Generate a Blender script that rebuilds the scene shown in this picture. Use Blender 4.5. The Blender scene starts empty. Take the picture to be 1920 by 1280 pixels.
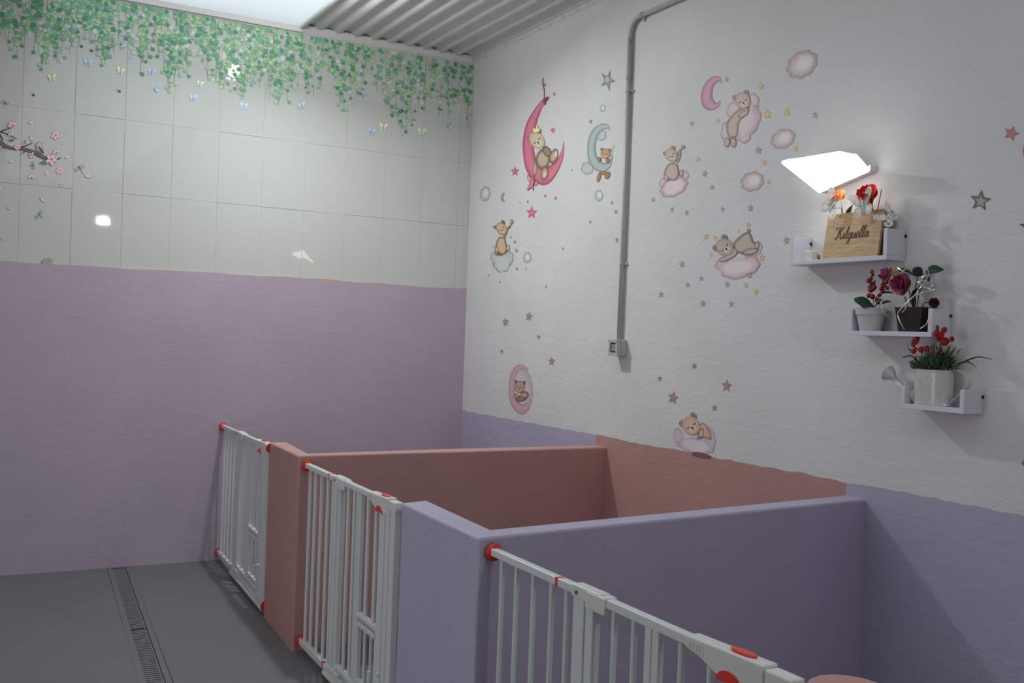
import bpy, math, random
from mathutils import Vector, Matrix
random.seed(7)
rnd = random.random
def ru(a, b): return a + (b - a) * rnd()

# ------------------------------------------------------------------ camera
F_PX = 1898.52
CAM = Vector((-3.23205, -6.56245, 1.5))
YAW, PITCH, ROLL = 0.504778, -0.005318, 0.036723
_f = Vector((math.sin(YAW) * math.cos(PITCH), math.cos(YAW) * math.cos(PITCH), math.sin(PITCH)))
_r0 = Vector((math.cos(YAW), -math.sin(YAW), 0))
_u0 = _r0.cross(_f)
_c, _s = math.cos(ROLL), math.sin(ROLL)
RIGHT = _c * _r0 + _s * _u0
UP = -_s * _r0 + _c * _u0
cam_data = bpy.data.cameras.new('camera')
cam_data.sensor_width = 36
cam_data.lens = F_PX / 1920 * 36
cam_data.clip_start = 0.05
cam = bpy.data.objects.new('camera', cam_data)
bpy.context.scene.collection.objects.link(cam)
m3 = Matrix((RIGHT, UP, -_f)).transposed()
cam.matrix_world = Matrix.Translation(CAM) @ m3.to_4x4()
bpy.context.scene.camera = cam

# ------------------------------------------------------------------ world, lights, exposure
SC = bpy.context.scene
SC.view_settings.view_transform = 'Standard'
SC.view_settings.look = 'None'
SC.view_settings.exposure = 0.04
SC.view_settings.gamma = 1.0
SC.view_settings.use_curve_mapping = False
world = bpy.data.worlds.new('world'); SC.world = world
world.use_nodes = True
world.node_tree.nodes['Background'].inputs[0].default_value = (0.80, 0.90, 1.0, 1)
world.node_tree.nodes['Background'].inputs[1].default_value = 1.75

def light(name, typ, loc, power, color=(1, 1, 1), size=0.2, target=None, size_y=None, spread=None):
    d = bpy.data.lights.new(name, typ)
    d.energy = power; d.color = color
    if typ == 'AREA':
        d.shape = 'RECTANGLE'; d.size = size; d.size_y = size_y or size
        if spread: d.spread = spread
    else:
        d.shadow_soft_size = size
    o = bpy.data.objects.new(name, d)
    o.location = loc
    if target is not None:
        o.rotation_euler = (Vector(target) - Vector(loc)).to_track_quat('-Z', 'Y').to_euler()
    SC.collection.objects.link(o)
    return o
CEIL_LAMP = Vector((-1.46, -1.07, 3.400))
REAR_LAMP = Vector((-1.50, -7.75, 2.80))
XL_FILL = (-4.85, -3.4, 1.3)
light('ceiling_lamp_light', 'AREA', CEIL_LAMP + Vector((0, 0, -0.065)), 28, (0.95, 1.0, 0.97), 0.10, CEIL_LAMP + Vector((-0.06, -0.22, -1)))
light('left_fill_light', 'AREA', (XL_FILL), 17, (0.96, 0.98, 1.0), 1.2, (0, -3.0, 0.9), 2.0)  # added soft fill that brightens left-facing sides; the left wall has no opening
light('rear_lamp_light', 'AREA', REAR_LAMP + Vector((0, 0.06, 0)), 10, (1.0, 0.97, 0.93), 0.08, (-3.0, 0, 0.6))
light('camera_flash', 'AREA', CAM + Vector((0, 0, 0.13)) - _f * 0.05, 1.6, (1, 1, 1), 0.05, CAM + _f * 3 + Vector((0, 0, -0.3)), 0.03)

# ------------------------------------------------------------------ helpers
def lin(v):
    v /= 255.0
    return v / 12.92 if v <= 0.04045 else ((v + 0.055) / 1.055) ** 2.4
def rgb(r, g, b): return (lin(r), lin(g), lin(b), 1.0)
def prt(r, g, b, white=166):     # ink colour seen beside wall paint that shows as 'white'
    k = 0.74 / lin(white); l = [lin(v) * k for v in (r, g, b)]; g_ = sum(l) / 3 * .14
    return tuple(min(1, v * .86 + g_) for v in l) + (1.0,)
def mix(a, b, t): return tuple(a[i] * (1 - t) + b[i] * t for i in range(4))

def ray(px, py):
    return _f + (px - 960) / F_PX * RIGHT - (py - 640) / F_PX * UP
def on(px, py, axis, val):        # point of the plane <axis>=val seen at that place of the photograph
    d = ray(px, py)
    return CAM + d * ((val - CAM[axis]) / d[axis])

def material(name, col, rough=0.6, metal=0.0, bump=0.0, bscale=40.0, var=0.0, vscale=6.0, spec=0.5, coat=0.0, attr=False, bdist=0.002, trans=0.0):
    m = bpy.data.materials.new(name); m.use_nodes = True
    nt = m.node_tree; b = nt.nodes['Principled BSDF']
    b.inputs['Base Color'].default_value = col
    b.inputs['Roughness'].default_value = rough
    b.inputs['Metallic'].default_value = metal
    b.inputs['Specular IOR Level'].default_value = spec
    b.inputs['Coat Weight'].default_value = coat
    if trans: b.inputs['Subsurface Weight'].default_value = trans
    tc = nt.nodes.new('ShaderNodeTexCoord')
    if attr:
        a = nt.nodes.new('ShaderNodeAttribute'); a.attribute_name = 'Col'
        nt.links.new(a.outputs['Color'], b.inputs['Base Color'])
    if var:
        n = nt.nodes.new('ShaderNodeTexNoise'); n.inputs['Scale'].default_value = vscale; n.inputs['Detail'].default_value = 6
        mx = nt.nodes.new('ShaderNodeMix'); mx.data_type = 'RGBA'
        mx.inputs[6].default_value = tuple(c * (1 - var) for c in col[:3]) + (1,)
        mx.inputs[7].default_value = tuple(min(1, c * (1 + var)) for c in col[:3]) + (1,)
        nt.links.new(tc.outputs['Object'], n.inputs['Vector'])
        nt.links.new(n.outputs['Fac'], mx.inputs[0]); nt.links.new(mx.outputs[2], b.inputs['Base Color'])
    if bump:
        n = nt.nodes.new('ShaderNodeTexNoise'); n.inputs['Scale'].default_value = bscale; n.inputs['Detail'].default_value = 5
        bp = nt.nodes.new('ShaderNodeBump'); bp.inputs['Strength'].default_value = bump; bp.inputs['Distance'].default_value = bdist
        nt.links.new(tc.outputs['Object'], n.inputs['Vector'])
        nt.links.new(n.outputs['Fac'], bp.inputs['Height']); nt.links.new(bp.outputs['Normal'], b.inputs['Normal'])
    return m

def emitter(name, col, strength):
    m = bpy.data.materials.new(name); m.use_nodes = True
    b = m.node_tree.nodes['Principled BSDF']
    b.inputs['Base Color'].default_value = (0.8, 0.8, 0.8, 1)
    b.inputs['Emission Color'].default_value = col
    b.inputs['Emission Strength'].default_value = strength
    return m

def obj(name, verts, faces, mat, parent=None, smooth=False, cols=None, origin=None, bevel=0.0, solid=0.0, subd=0):
    """one mesh object from world-space vertices"""
    if origin is None:
        if parent is None or True:
            n = len(verts); origin = Vector((sum(v[0] for v in verts) / n, sum(v[1] for v in verts) / n, sum(v[2] for v in verts) / n))
    me = bpy.data.meshes.new(name)
    me.from_pydata([(v[0] - origin[0], v[1] - origin[1], v[2] - origin[2]) for v in verts], [], faces)
    me.materials.append(mat)
    if cols:
        a = me.color_attributes.new('Col', 'FLOAT_COLOR', 'POINT')
        for i, c in enumerate(cols): a.data[i].color = c
    if smooth: me.polygons.foreach_set('use_smooth', [True] * len(me.polygons))
    me.update()
    o = bpy.data.objects.new(name, me)
    SC.collection.objects.link(o)
    if parent is not None:
        o.parent = parent
        w = Vector((0, 0, 0)); q = parent
        while q is not None: w += q.location; q = q.parent
        o.location = Vector(origin) - w
    else: o.location = origin
    if bevel:
        md = o.modifiers.new('bevel', 'BEVEL'); md.width = bevel; md.segments = 2; md.limit_method = 'ANGLE'
    if solid:
        md = o.modifiers.new('solidify', 'SOLIDIFY'); md.thickness = solid; md.offset = 0
    if subd:
        md = o.modifiers.new('subdivision', 'SUBSURF'); md.levels = subd; md.render_levels = subd
    return o
def tag(o, label, cat=None, group=None, kind=None):
    if label: o['label'] = label
    if cat: o['category'] = cat
    if group: o['group'] = group
    if kind: o['kind'] = kind
    return o
def thing(name, label, cat, loc, group=None):
    o = bpy.data.objects.new(name, None); o.empty_display_size = 0.05
    SC.collection.objects.link(o); o.location = loc
    return tag(o, label, cat, group)
def relabel(o, label): o['label'] = label; return o

class MB:
    """collects world-space geometry"""
    def __init__(s): s.v = []; s.f = []; s.c = []
    def add(s, verts, faces, col=None):
        n = len(s.v); s.v += [tuple(v) for v in verts]; s.f += [tuple(i + n for i in f) for f in faces]
        if col is not None: s.c += (col if isinstance(col, list) else [col] * len(verts))
        return s
    def box(s, a, b):
        x0, y0, z0 = a; x1, y1, z1 = b
        return s.add([(x0, y0, z0), (x1, y0, z0), (x1, y1, z0), (x0, y1, z0), (x0, y0, z1), (x1, y0, z1), (x1, y1, z1), (x0, y1, z1)],
                     [(0, 3, 2, 1), (4, 5, 6, 7), (0, 1, 5, 4), (1, 2, 6, 5), (2, 3, 7, 6), (3, 0, 4, 7)])
    def prism(s, poly, z0, z1):   # poly: xy ccw, z1 may be list
        n = len(poly); zt = z1 if isinstance(z1, (list, tuple)) else [z1] * n
        vs = [(p[0], p[1], z0) for p in poly] + [(p[0], p[1], zt[i]) for i, p in enumerate(poly)]
        return s.add(vs, [tuple(range(n - 1, -1, -1)), tuple(range(n, 2 * n))] + [(i, (i + 1) % n, n + (i + 1) % n, n + i) for i in range(n)])
    def tube(s, pts, r, n=8, cap=True, col=None):
        pts = [Vector(p) for p in pts]; rs = r if isinstance(r, (list, tuple)) else [r] * len(pts)
        vs = []; fs = []; ref = None
        for i, p in enumerate(pts):
            t = (pts[min(i + 1, len(pts) - 1)] - pts[max(i - 1, 0)]).normalized()
            if ref is None: ref = Vector((0, 0, 1)) if abs(t.z) < 0.9 else Vector((1, 0, 0))
            a = t.cross(ref).normalized(); b = t.cross(a).normalized(); ref = -b if False else a.cross(t)
            for k in range(n):
                an = 2 * math.pi * k / n; vs.append(p + (a * math.cos(an) + b * math.sin(an)) * rs[i])
        for i in range(len(pts) - 1):
            for k in range(n):
                fs.append((i * n + k, i * n + (k + 1) % n, (i + 1) * n + (k + 1) % n, (i + 1) * n + k))
        if cap: fs += [tuple(range(n - 1, -1, -1)), tuple((len(pts) - 1) * n + k for k in range(n))]
        return s.add(vs, fs, col)
    def sphere(s, c, r, nu=8, nv=6, sc=(1, 1, 1), col=None):
        vs = [(c[0], c[1], c[2] + r * sc[2])]; fs = []
        for j in range(1, nv):
            ph = math.pi * j / nv
            for i in range(nu):
                th = 2 * math.pi * i / nu
                vs.append((c[0] + r * sc[0] * math.sin(ph) * math.cos(th), c[1] + r * sc[1] * math.sin(ph) * math.sin(th), c[2] + r * sc[2] * math.cos(ph)))
        vs.append((c[0], c[1], c[2] - r * sc[2])); L = len(vs) - 1
        for i in range(nu):
            fs.append((0, 1 + i, 1 + (i + 1) % nu)); b = 1 + (nv - 2) * nu; fs.append((L, b + (i + 1) % nu, b + i))
        for j in range(nv - 2):
            for i in range(nu):
                a = 1 + j * nu; fs.append((a + i, a + nu + i, a + nu + (i + 1) % nu, a + (i + 1) % nu))
        return s.add(vs, fs, col)
    def lathe(s, c, prof, n=24, sx=1.0, sy=1.0, cap=True):   # prof [(r,z)]
        vs = []; fs = []
        for r, z in prof:
            for k in range(n):
                a = 2 * math.pi * k / n; vs.append((c[0] + r * sx * math.cos(a), c[1] + r * sy * math.sin(a), c[2] + z))
        for i in range(len(prof) - 1):
            for k in range(n): fs.append((i * n + k, i * n + (k + 1) % n, (i + 1) * n + (k + 1) % n, (i + 1) * n + k))
        if cap: fs += [tuple(range(n - 1, -1, -1)), tuple((len(prof) - 1) * n + k for k in range(n))]
        return s.add(vs, fs)
    def build(s, name, mat, parent=None, **k):
        return obj(name, s.v, s.f, mat, parent, cols=s.c if s.c else None, **k)

def smooth_poly(pts, closed=True, sub=4):
    n = len(pts); out = []
    for i in (range(n) if closed else range(n - 1)):
        g = lambda j: pts[j % n] if closed else pts[max(0, min(n - 1, j))]
        p0, p1, p2, p3 = g(i - 1), g(i), g(i + 1), g(i + 2)
        for k in range(sub):
            t = k / sub; t2 = t * t; t3 = t2 * t
            out.append(tuple(0.5 * (2 * p1[d] + (p2[d] - p0[d]) * t + (2 * p0[d] - 5 * p1[d] + 4 * p2[d] - p3[d]) * t2 + (3 * p1[d] - p0[d] - 3 * p2[d] + p3[d]) * t3) for d in range(len(p1))))
    if not closed: out.append(tuple(pts[-1]))
    return out

# ------------------------------------------------------------------ materials
def plaster(name, zones):
    """rough painted plaster; zones: function building colour from node tree"""
    m = bpy.data.materials.new(name); m.use_nodes = True
    nt = m.node_tree; N = nt.nodes; Lk = nt.links; b = N['Principled BSDF']
    b.inputs['Roughness'].default_value = 0.62; b.inputs['Specular IOR Level'].default_value = 0.35
    geo = N.new('ShaderNodeNewGeometry')
    base = zones(nt, geo)
    n3 = N.new('ShaderNodeTexNoise'); n3.inputs['Scale'].default_value = 2.3; n3.inputs['Detail'].default_value = 5
    Lk.new(geo.outputs['Position'], n3.inputs['Vector'])
    mr = N.new('ShaderNodeMapRange'); mr.inputs[1].default_value = 0.3; mr.inputs[2].default_value = 0.7; mr.inputs[3].default_value = 0.955; mr.inputs[4].default_value = 1.03
    Lk.new(n3.outputs['Fac'], mr.inputs[0])
    mul = N.new('ShaderNodeVectorMath'); mul.operation = 'MULTIPLY'
    Lk.new(base, mul.inputs[0]); Lk.new(mr.outputs[0], mul.inputs[1])
    Lk.new(mul.outputs[0], b.inputs['Base Color'])
    n1 = N.new('ShaderNodeTexNoise'); n1.inputs['Scale'].default_value = 11; n1.inputs['Detail'].default_value = 7; n1.inputs['Roughness'].default_value = 0.62; n1.inputs['Distortion'].default_value = 0.7
    n2 = N.new('ShaderNodeTexNoise'); n2.inputs['Scale'].default_value = 75; n2.inputs['Detail'].default_value = 3
    mp = N.new('ShaderNodeMapping'); mp.inputs['Scale'].default_value = (0.7, 0.7, 1.5)
    Lk.new(geo.outputs['Position'], mp.inputs['Vector']); Lk.new(mp.outputs[0], n1.inputs['Vector']); Lk.new(geo.outputs['Position'], n2.inputs['Vector'])
    b1 = N.new('ShaderNodeBump'); b1.inputs['Strength'].default_value = 0.30; b1.inputs['Distance'].default_value = 0.012
    b2 = N.new('ShaderNodeBump'); b2.inputs['Strength'].default_value = 0.35; b2.inputs['Distance'].default_value = 0.003
    Lk.new(n1.outputs['Fac'], b1.inputs['Height']); Lk.new(n2.outputs['Fac'], b2.inputs['Height'])
    Lk.new(b1.outputs['Normal'], b2.inputs['Normal']); Lk.new(b2.outputs['Normal'], b.inputs['Normal'])
    return m
WHITE = (0.72, 0.70, 0.70, 1); LAV = (0.46, 0.42, 0.56, 1); PINK = (0.50, 0.275, 0.255, 1)
def flat(col):
    def z(nt, geo):
        n = nt.nodes.new('ShaderNodeRGB'); n.outputs[0].default_value = col; return n.outputs[0]
    return z
def zoned(nt, geo):   # right wall: white above, lavender and pink paint below a hand-painted edge
    N = nt.nodes; Lk = nt.links
    sep = N.new('ShaderNodeSeparateXYZ'); Lk.new(geo.outputs['Position'], sep.inputs[0])
    no = N.new('ShaderNodeTexNoise'); no.inputs['Scale'].default_value = 7; no.inputs['Detail'].default_value = 4
    Lk.new(geo.outputs['Position'], no.inputs['Vector'])
    def edge(out, val, amp, greater):
        a = N.new('ShaderNodeMath'); a.operation = 'MULTIPLY_ADD'; a.inputs[1].default_value = amp
        Lk.new(no.outputs['Fac'], a.inputs[0]); Lk.new(out, a.inputs[2])
        c = N.new('ShaderNodeMath'); c.operation = 'GREATER_THAN' if greater else 'LESS_THAN'; c.inputs[1].default_value = val + amp * 0.5
        Lk.new(a.outputs[0], c.inputs[0]); return c.outputs[0]
    low = edge(sep.outputs['Z'], 0.953, 0.03, False)
    a = edge(sep.outputs['Y'], -1.747, 0.04, False); b_ = edge(sep.outputs['Y'], -3.592, 0.03, True)
    c_ = edge(sep.outputs['Y'], -5.45, 0.03, False)
    an = N.new('ShaderNodeMath'); an.operation = 'MULTIPLY'; Lk.new(a, an.inputs[0]); Lk.new(b_, an.inputs[1])
    orr = N.new('ShaderNodeMath'); orr.operation = 'MAXIMUM'; Lk.new(an.outputs[0], orr.inputs[0]); Lk.new(c_, orr.inputs[1])
    m1 = N.new('ShaderNodeMix'); m1.data_type = 'RGBA'; m1.inputs[6].default_value = LAV; m1.inputs[7].default_value = PINK
    Lk.new(orr.outputs[0], m1.inputs[0])
    m2 = N.new('ShaderNodeMix'); m2.data_type = 'RGBA'; m2.inputs[6].default_value = WHITE
    Lk.new(low, m2.inputs[0]); Lk.new(m1.outputs[2], m2.inputs[7])
    return m2.outputs[2]
M_RIGHT = plaster('painted_plaster_zones', zoned)
M_WHITE = plaster('white_plaster', flat(WHITE))
M_LAV = plaster('lavender_plaster', flat(LAV))
M_MAUVE = plaster('mauve_plaster', flat((0.475, 0.385, 0.47, 1)))
M_PINK = plaster('pink_plaster', flat(PINK))
M_OLD = material('old_salmon_paint', (0.62, 0.30, 0.20, 1), 0.7, bump=0.3)
M_TILE = material('glazed_tile', (0.585, 0.595, 0.565, 1), 0.022, bump=0.02, bscale=9, bdist=0.004, spec=0.5)
M_GROUT = material('grout', (0.66, 0.60, 0.55, 1), 0.8, var=0.2, vscale=20)
M_FLOOR = material('painted_screed', (0.155, 0.158, 0.165, 1), 0.48, bump=0.25, bscale=30, var=0.10, vscale=3, bdist=0.002)
M_SHEET = material('fibre_cement_sheet', (0.66, 0.66, 0.655, 1), 0.75, bump=0.2, bscale=60, var=0.07, vscale=5)
M_STEEL = material('drain_steel', (0.21, 0.22, 0.225, 1), 0.5, metal=0.2, var=0.15, vscale=12)
M_DARK = material('drain_dark', (0.02, 0.02, 0.022, 1), 0.8, var=0.2)
M_GATE = material('gate_white_metal', (0.68, 0.71, 0.71, 1), 0.34, var=0.01)
M_GPLA = material('gate_white_plastic', (0.70, 0.70, 0.68, 1), 0.42, bump=0.05, bscale=80, var=0.02, bdist=0.0008)
M_RED = material('red_plastic', (0.78, 0.03, 0.015, 1), 0.35, var=0.05)
M_PAD = material('grey_rubber', (0.10, 0.095, 0.095, 1), 0.7, var=0.1)
M_PVC = material('grey_pvc', (0.50, 0.49, 0.47, 1), 0.4, var=0.04)
M_PVCD = material('dark_grey_plastic', (0.05, 0.05, 0.06, 1), 0.4, var=0.1)
M_SHELF = material('white_laminate', (0.68, 0.67, 0.76, 1), 0.4, var=0.02, bump=0.03)
M_PRINT = material('sticker_print', (1, 1, 1, 1), 0.55, attr=True)
M_TPRINT = material('tile_sticker_print', (1, 1, 1, 1), 0.5, attr=True)
M_SCREW = material('dark_screw', (0.03, 0.03, 0.03, 1), 0.5, metal=0.5, var=0.1)

# ------------------------------------------------------------------ the room shell
ZC = 3.47           # underside of the roof sheets
XL, YF = -4.95, -9.2
def struct(o): o['kind'] = 'structure'; return o

# floor with a slot for the drain
def drx(y, off): return -2.303 + 0.067 * y + off
fl = MB()
D0, D1 = -0.066, 0.066
fl.prism([(XL - 0.2, YF - 0.2), (drx(YF, D0) , YF - 0.2), (drx(0, D0), -0.02), (XL - 0.2, -0.02)], -0.1, 0.0)
fl.prism([(drx(YF, D1), YF - 0.2), (0.2, YF - 0.2), (0.2, -0.02), (drx(0, D1), -0.02)], -0.1, 0.0)
fl.prism([(XL - 0.2, -0.02), (0.2, -0.02), (0.2, 0.2), (XL - 0.2, 0.2)], -0.1, 0.0)
fl.prism([(drx(YF, D0), YF - 0.2), (drx(YF, D1), YF - 0.2), (drx(0, D1), -0.02), (drx(0, D0), -0.02)], -0.1, -0.06)
struct(fl.build('floor', M_FLOOR))
dr = thing('floor_drain', 'long narrow grey slotted channel drain sunk in the grey floor', 'drain', (drx(-4, 0), -4, -0.03))
for s in (-1, 1):
    m = MB(); a, b = (0.0395 * s, 0.0648 * s) if s > 0 else (0.0648 * s, 0.0395 * s)
    m.prism([(drx(YF, a), YF), (drx(YF, b), YF), (drx(0, b), -0.04), (drx(0, a), -0.04)], -0.05, 0.0015)
    m.build('frame_strip', M_FLOOR, dr)
m = MB(); m.prism([(drx(YF, -0.0395), YF), (drx(YF, 0.0395), YF), (drx(0, 0.0395), -0.04), (drx(0, -0.0395), -0.04)], -0.058, -0.03)
m.build('channel', M_DARK, dr)
joints = [-0.045, -1.372, -2.38, -3.38, -4.38, -5.38, -6.38, -7.38, -8.38, -9.15]
for i in range(len(joints) - 1):
    y0, y1 = joints[i] - 0.006, joints[i + 1] + 0.006
    m = MB()
    for s in (-1, 1):
        a, b = (0.032, 0.0385) if s > 0 else (-0.0385, -0.032)
        m.prism([(drx(y1, a), y1), (drx(y1, b), y1), (drx(y0, b), y0), (drx(y0, a), y0)], -0.022, -0.003)
    y = y0 - 0.004
    while y > y1 + 0.012:
        m.prism([(drx(y, -0.033), y - 0.013), (drx(y, 0.033), y - 0.013), (drx(y, 0.033), y), (drx(y, -0.033), y)], -0.018, -0.003)
        y -= 0.026
    g = m.build('grate', M_STEEL, dr); g['kind'] = 'stuff'

# right wall (stickers), left and front walls out of frame
struct(MB().box((0, YF - 0.2, -0.1), (0.2, 0.2, 3.75)).build('wall_right', M_RIGHT))
struct(MB().box((XL - 0.2, YF - 0.2, -0.1), (XL, 0.0, 3.75)).build('wall_left', M_WHITE))
struct(MB().box((XL, YF - 0.2, -0.1), (0.0, YF, 3.75)).build('wall_front', M_WHITE))
wb = struct(MB().box((XL - 0.2, 0.0, -0.1), (0.0, 0.2, 3.75)).build('wall_back', M_GROUT))

# tiles: 283 x 449 mm, each a piece of the wall
TW, TZ = 0.28254, [1.8296, 2.278, 2.728, 3.177, 3.452]
def tile_mesh(w, h, name='tile'):
    t, c = 0.0020, 0.0011
    vs = []
    for (ww, hh, y) in ((w, h, 0.0), (w, h, -t + c), (w - 2 * c, h - 2 * c, -t)):
        vs += [(-ww / 2, y, -hh / 2), (ww / 2, y, -hh / 2), (ww / 2, y, hh / 2), (-ww / 2, y, hh / 2)]
    fs = [(8, 9, 10, 11)]
    for r in (0, 4):
        fs += [(r + i, r + (i + 1) % 4, r + 4 + (i + 1) % 4, r + 4 + i) for i in range(4)]
    me = bpy.data.meshes.new(name); me.from_pydata(vs, [], fs); me.materials.append(M_TILE); me.update(); return me
G = 0.0024
tm = {}
x_edges = [-2.91757 + TW * i for i in range(-7, 11)]
x_edges = [XL] + x_edges + [-0.002]
for i in range(len(x_edges) - 1):
    for j in range(4):
        x0, x1 = x_edges[i], x_edges[i + 1]; z0, z1 = TZ[j], TZ[j + 1]
        if j == 0: z0 -= 0.02
        w, h = round(x1 - x0 - G, 4), round(z1 - z0 - G, 4)
        if w < 0.01: continue
        me = tm.setdefault((w, h), None) or tile_mesh(w, h); tm[(w, h)] = me
        o = bpy.data.objects.new('tile', me); SC.collection.objects.link(o); o.parent = wb
        o.location = Vector(((x0 + x1) / 2 + ru(-.0005, .0005), ru(-0.0004, 0.0002), (z0 + z1) / 2 + ru(-.0006, .0006))) - wb.location
        o.rotation_euler = (ru(-.003, .003), 0, ru(-.003, .003))

# raised lavender plaster below the tiles, with an uneven hand-painted top edge
def ragged(name, y, mat, zf, x0=XL, x1=0.0, step=0.02, parent=None):
    n = int((x1 - x0) / step); top = []
    for i in range(n + 1):
        x = x0 + (x1 - x0) * i / n; top.append((x, zf(x)))
    vs = []; fs = []
    for x, z in top: vs += [(x, y, -0.02), (x, y, z), (x, 0.0, z)]
    for i in range(n):
        a, b = i * 3, i * 3 + 3
        fs += [(a, b, b + 1, a + 1), (a + 1, b + 1, b + 2, a + 2)]
    return obj(name, vs, fs, mat, parent)
def zl(x): return 1.828 + 0.004 * math.sin(x * 3.1) + 0.003 * math.sin(x * 9.7 + 1) + 0.0015 * math.sin(x * 31) + ru(-.001, .001)
ragged('lavender_plaster_coat', -0.010, M_MAUVE, zl, parent=wb)
def zo(x):
    a = 0.004 * math.sin(x * 5.3 + 0.5) + 0.003 * math.sin(x * 17)
    return 1.828 + max(0, a + (0.002 if x > -1.9 else -0.002)) + 0.004 * math.sin(x * 3.1) + 0.003 * math.sin(x * 9.7 + 1)
ragged('old_paint_edge', -0.0075, M_OLD, zo, parent=wb)
# lump of old adhesive left on a tile
p = on(87, 492, 1, -0.006); m = MB()
for i in range(5): m.sphere((p.x + ru(-.02, .02), -0.005, p.z + ru(-.005, .018)), 0.018, sc=(1, 0.12, 0.9))
m.build('adhesive_patch', material('dried_adhesive', (0.42, 0.38, 0.31, 1), 0.8, var=0.15, bump=0.4), wb, smooth=True)

# roof: corrugated fibre-cement sheet, translucent sheet, edge mouldings
SKX0, SKX1 = -2.75, -1.285
def corrugated(name, x0, x1, y0, y1, z, mat, amp=0.0145, pitch=0.1265):
    n = int((x1 - x0) / pitch * 12); prof = []
    for i in range(n + 1):
        x = x0 + (x1 - x0) * i / n
        c = math.cos((x - x0) / pitch * 2 * math.pi)
        prof.append((x, z + amp * (1 - abs(c) ** 0.8 * (1 if c > 0 else -1))))
    vs = []; fs = []
    for x, zz in prof: vs += [(x, y0, zz), (x, y1, zz), (x, y0, zz + 0.007), (x, y1, zz + 0.007)]
    for i in range(n):
        a, b = i * 4, i * 4 + 4
        fs += [(a, a + 1, b + 1, b), (a + 2, b + 2, b + 3, a + 3)]
    return obj(name, vs, fs, mat, smooth=True)
ce = struct(corrugated('ceiling', SKX1, 0.19, YF - 0.1, 0.19, ZC + 0.01, M_SHEET))
o2 = corrugated('roof_sheet', XL - 0.19, SKX0, YF - 0.1, 0.19, ZC + 0.01, M_SHEET); o2.parent = ce; o2.location -= ce.location
# translucent rooflight sheet
msk = bpy.data.materials.new('translucent_rooflight'); msk.use_nodes = True
nt = msk.node_tree; nt.nodes.clear()
ou = nt.nodes.new('ShaderNodeOutputMaterial'); tr = nt.nodes.new('ShaderNodeBsdfTranslucent'); df = nt.nodes.new('ShaderNodeBsdfDiffuse'); ms = nt.nodes.new('ShaderNodeMixShader')
nz = nt.nodes.new('ShaderNodeTexNoise'); nz.inputs['Scale'].default_value = 3; cr = nt.nodes.new('ShaderNodeMix'); cr.data_type = 'RGBA'
cr.inputs[6].default_value = (0.80, 0.82, 0.80, 1); cr.inputs[7].default_value = (0.88, 0.88, 0.86, 1)
nt.links.new(nz.outputs['Fac'], cr.inputs[0]); nt.links.new(cr.outputs[2], tr.inputs['Color']); nt.links.new(cr.outputs[2], df.inputs['Color'])
ms.inputs[0].default_value = 0.42
nt.links.new(tr.outputs[0], ms.inputs[1]); nt.links.new(df.outputs[0], ms.inputs[2]); nt.links.new(ms.outputs[0], ou.inputs['Surface'])
sk = MB()
sk.add([(SKX0, YF, ZC + .012), (SKX1, YF, ZC + .012), (SKX1, 0.19, ZC + .012), (SKX0, 0.19, ZC + .012)], [(0, 1, 2, 3)])
so = sk.build('rooflight_sheet', msk, ce, solid=0.0)
m = MB().box((SKX1 - 0.008, YF, ZC - 0.004), (SKX1 + 0.012, -0.02, ZC + 0.03)); m.build('rooflight_edge_strip', M_SHEET, ce)
# mortar fillets where the sheets meet the walls
m = MB(); n = 90
for i in range(n):
    xa, xb = SKX1 + 0.01 + (0 - SKX1) * i / n, SKX1 + 0.01 + (0 - SKX1) * (i + 1) / n
    za = ZC - 0.006 + 0.003 * math.sin(i * 1.3)
    m.add([(xa, 0, za - 0.014), (xb, 0, za - 0.014), (xb, -0.028, za + 0.03), (xa, -0.028, za + 0.03)], [(0, 1, 2, 3)])
f1 = struct(m.build('trim_1', M_WHITE)); 
m = MB()
for i in range(230):
    ya, yb = -0.03 - 0.04 * i, -0.03 - 0.04 * (i + 1)
    za = ZC - 0.004 + 0.002 * math.sin(i * 1.7)
    m.add([(0, ya, za - 0.012), (0, yb, za - 0.012), (-0.03, yb, za + 0.03), (-0.03, ya, za + 0.03)], [(0, 3, 2, 1)])
struct(m.build('trim_2', M_SHEET))
m = MB().box((XL, -0.022, 3.446), (SKX1 + 0.01, 0.0, 3.482)); struct(m.build('trim_3', M_WHITE))

# ------------------------------------------------------------------ half-height partition walls
def partition(name, outline, zt, mat, label, bev=0.011):
    m = MB().prism(outline, -0.02, zt)
    o = m.build(name, mat, bevel=bev, smooth=False)
    o.modifiers['bevel'].segments = 4
    for pl in o.data.polygons: pl.use_smooth = True
    md = o.modifiers.new('wn', 'WEIGHTED_NORMAL')
    tag(o, label, 'partition wall'); return o
ZW = 0.897
partition('partition_wall', [(-1.812, -1.99), (-1.0, -1.937), (0.01, -1.859), (0.01, -1.75), (-1.0, -1.815), (-1.728, -1.87), (-1.688, -1.385), (-1.778, -1.375)],
          [0.911, .905, ZW, ZW, .904, 0.905, 0.905, 0.905], M_PINK, 'salmon pink half-height wall with a short return, between first and second gate')
partition('partition_wall', [(-1.836, -3.875), (-1.0, -3.80), (0.01, -3.697), (0.01, -3.59), (-1.0, -3.70), (-1.735, -3.762), (-1.692, -3.175), (-1.803, -3.2)],
          [0.893, .896, ZW, ZW, .896, 0.892, 0.888, 0.888], M_LAV, 'lavender half-height wall in front with pale top and short return')
arc = [(-1.815 + 0.075 * math.cos(a), -5.29 + 0.078 * math.sin(a)) for a in [math.pi * k / 8 for k in range(9)]]
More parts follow.
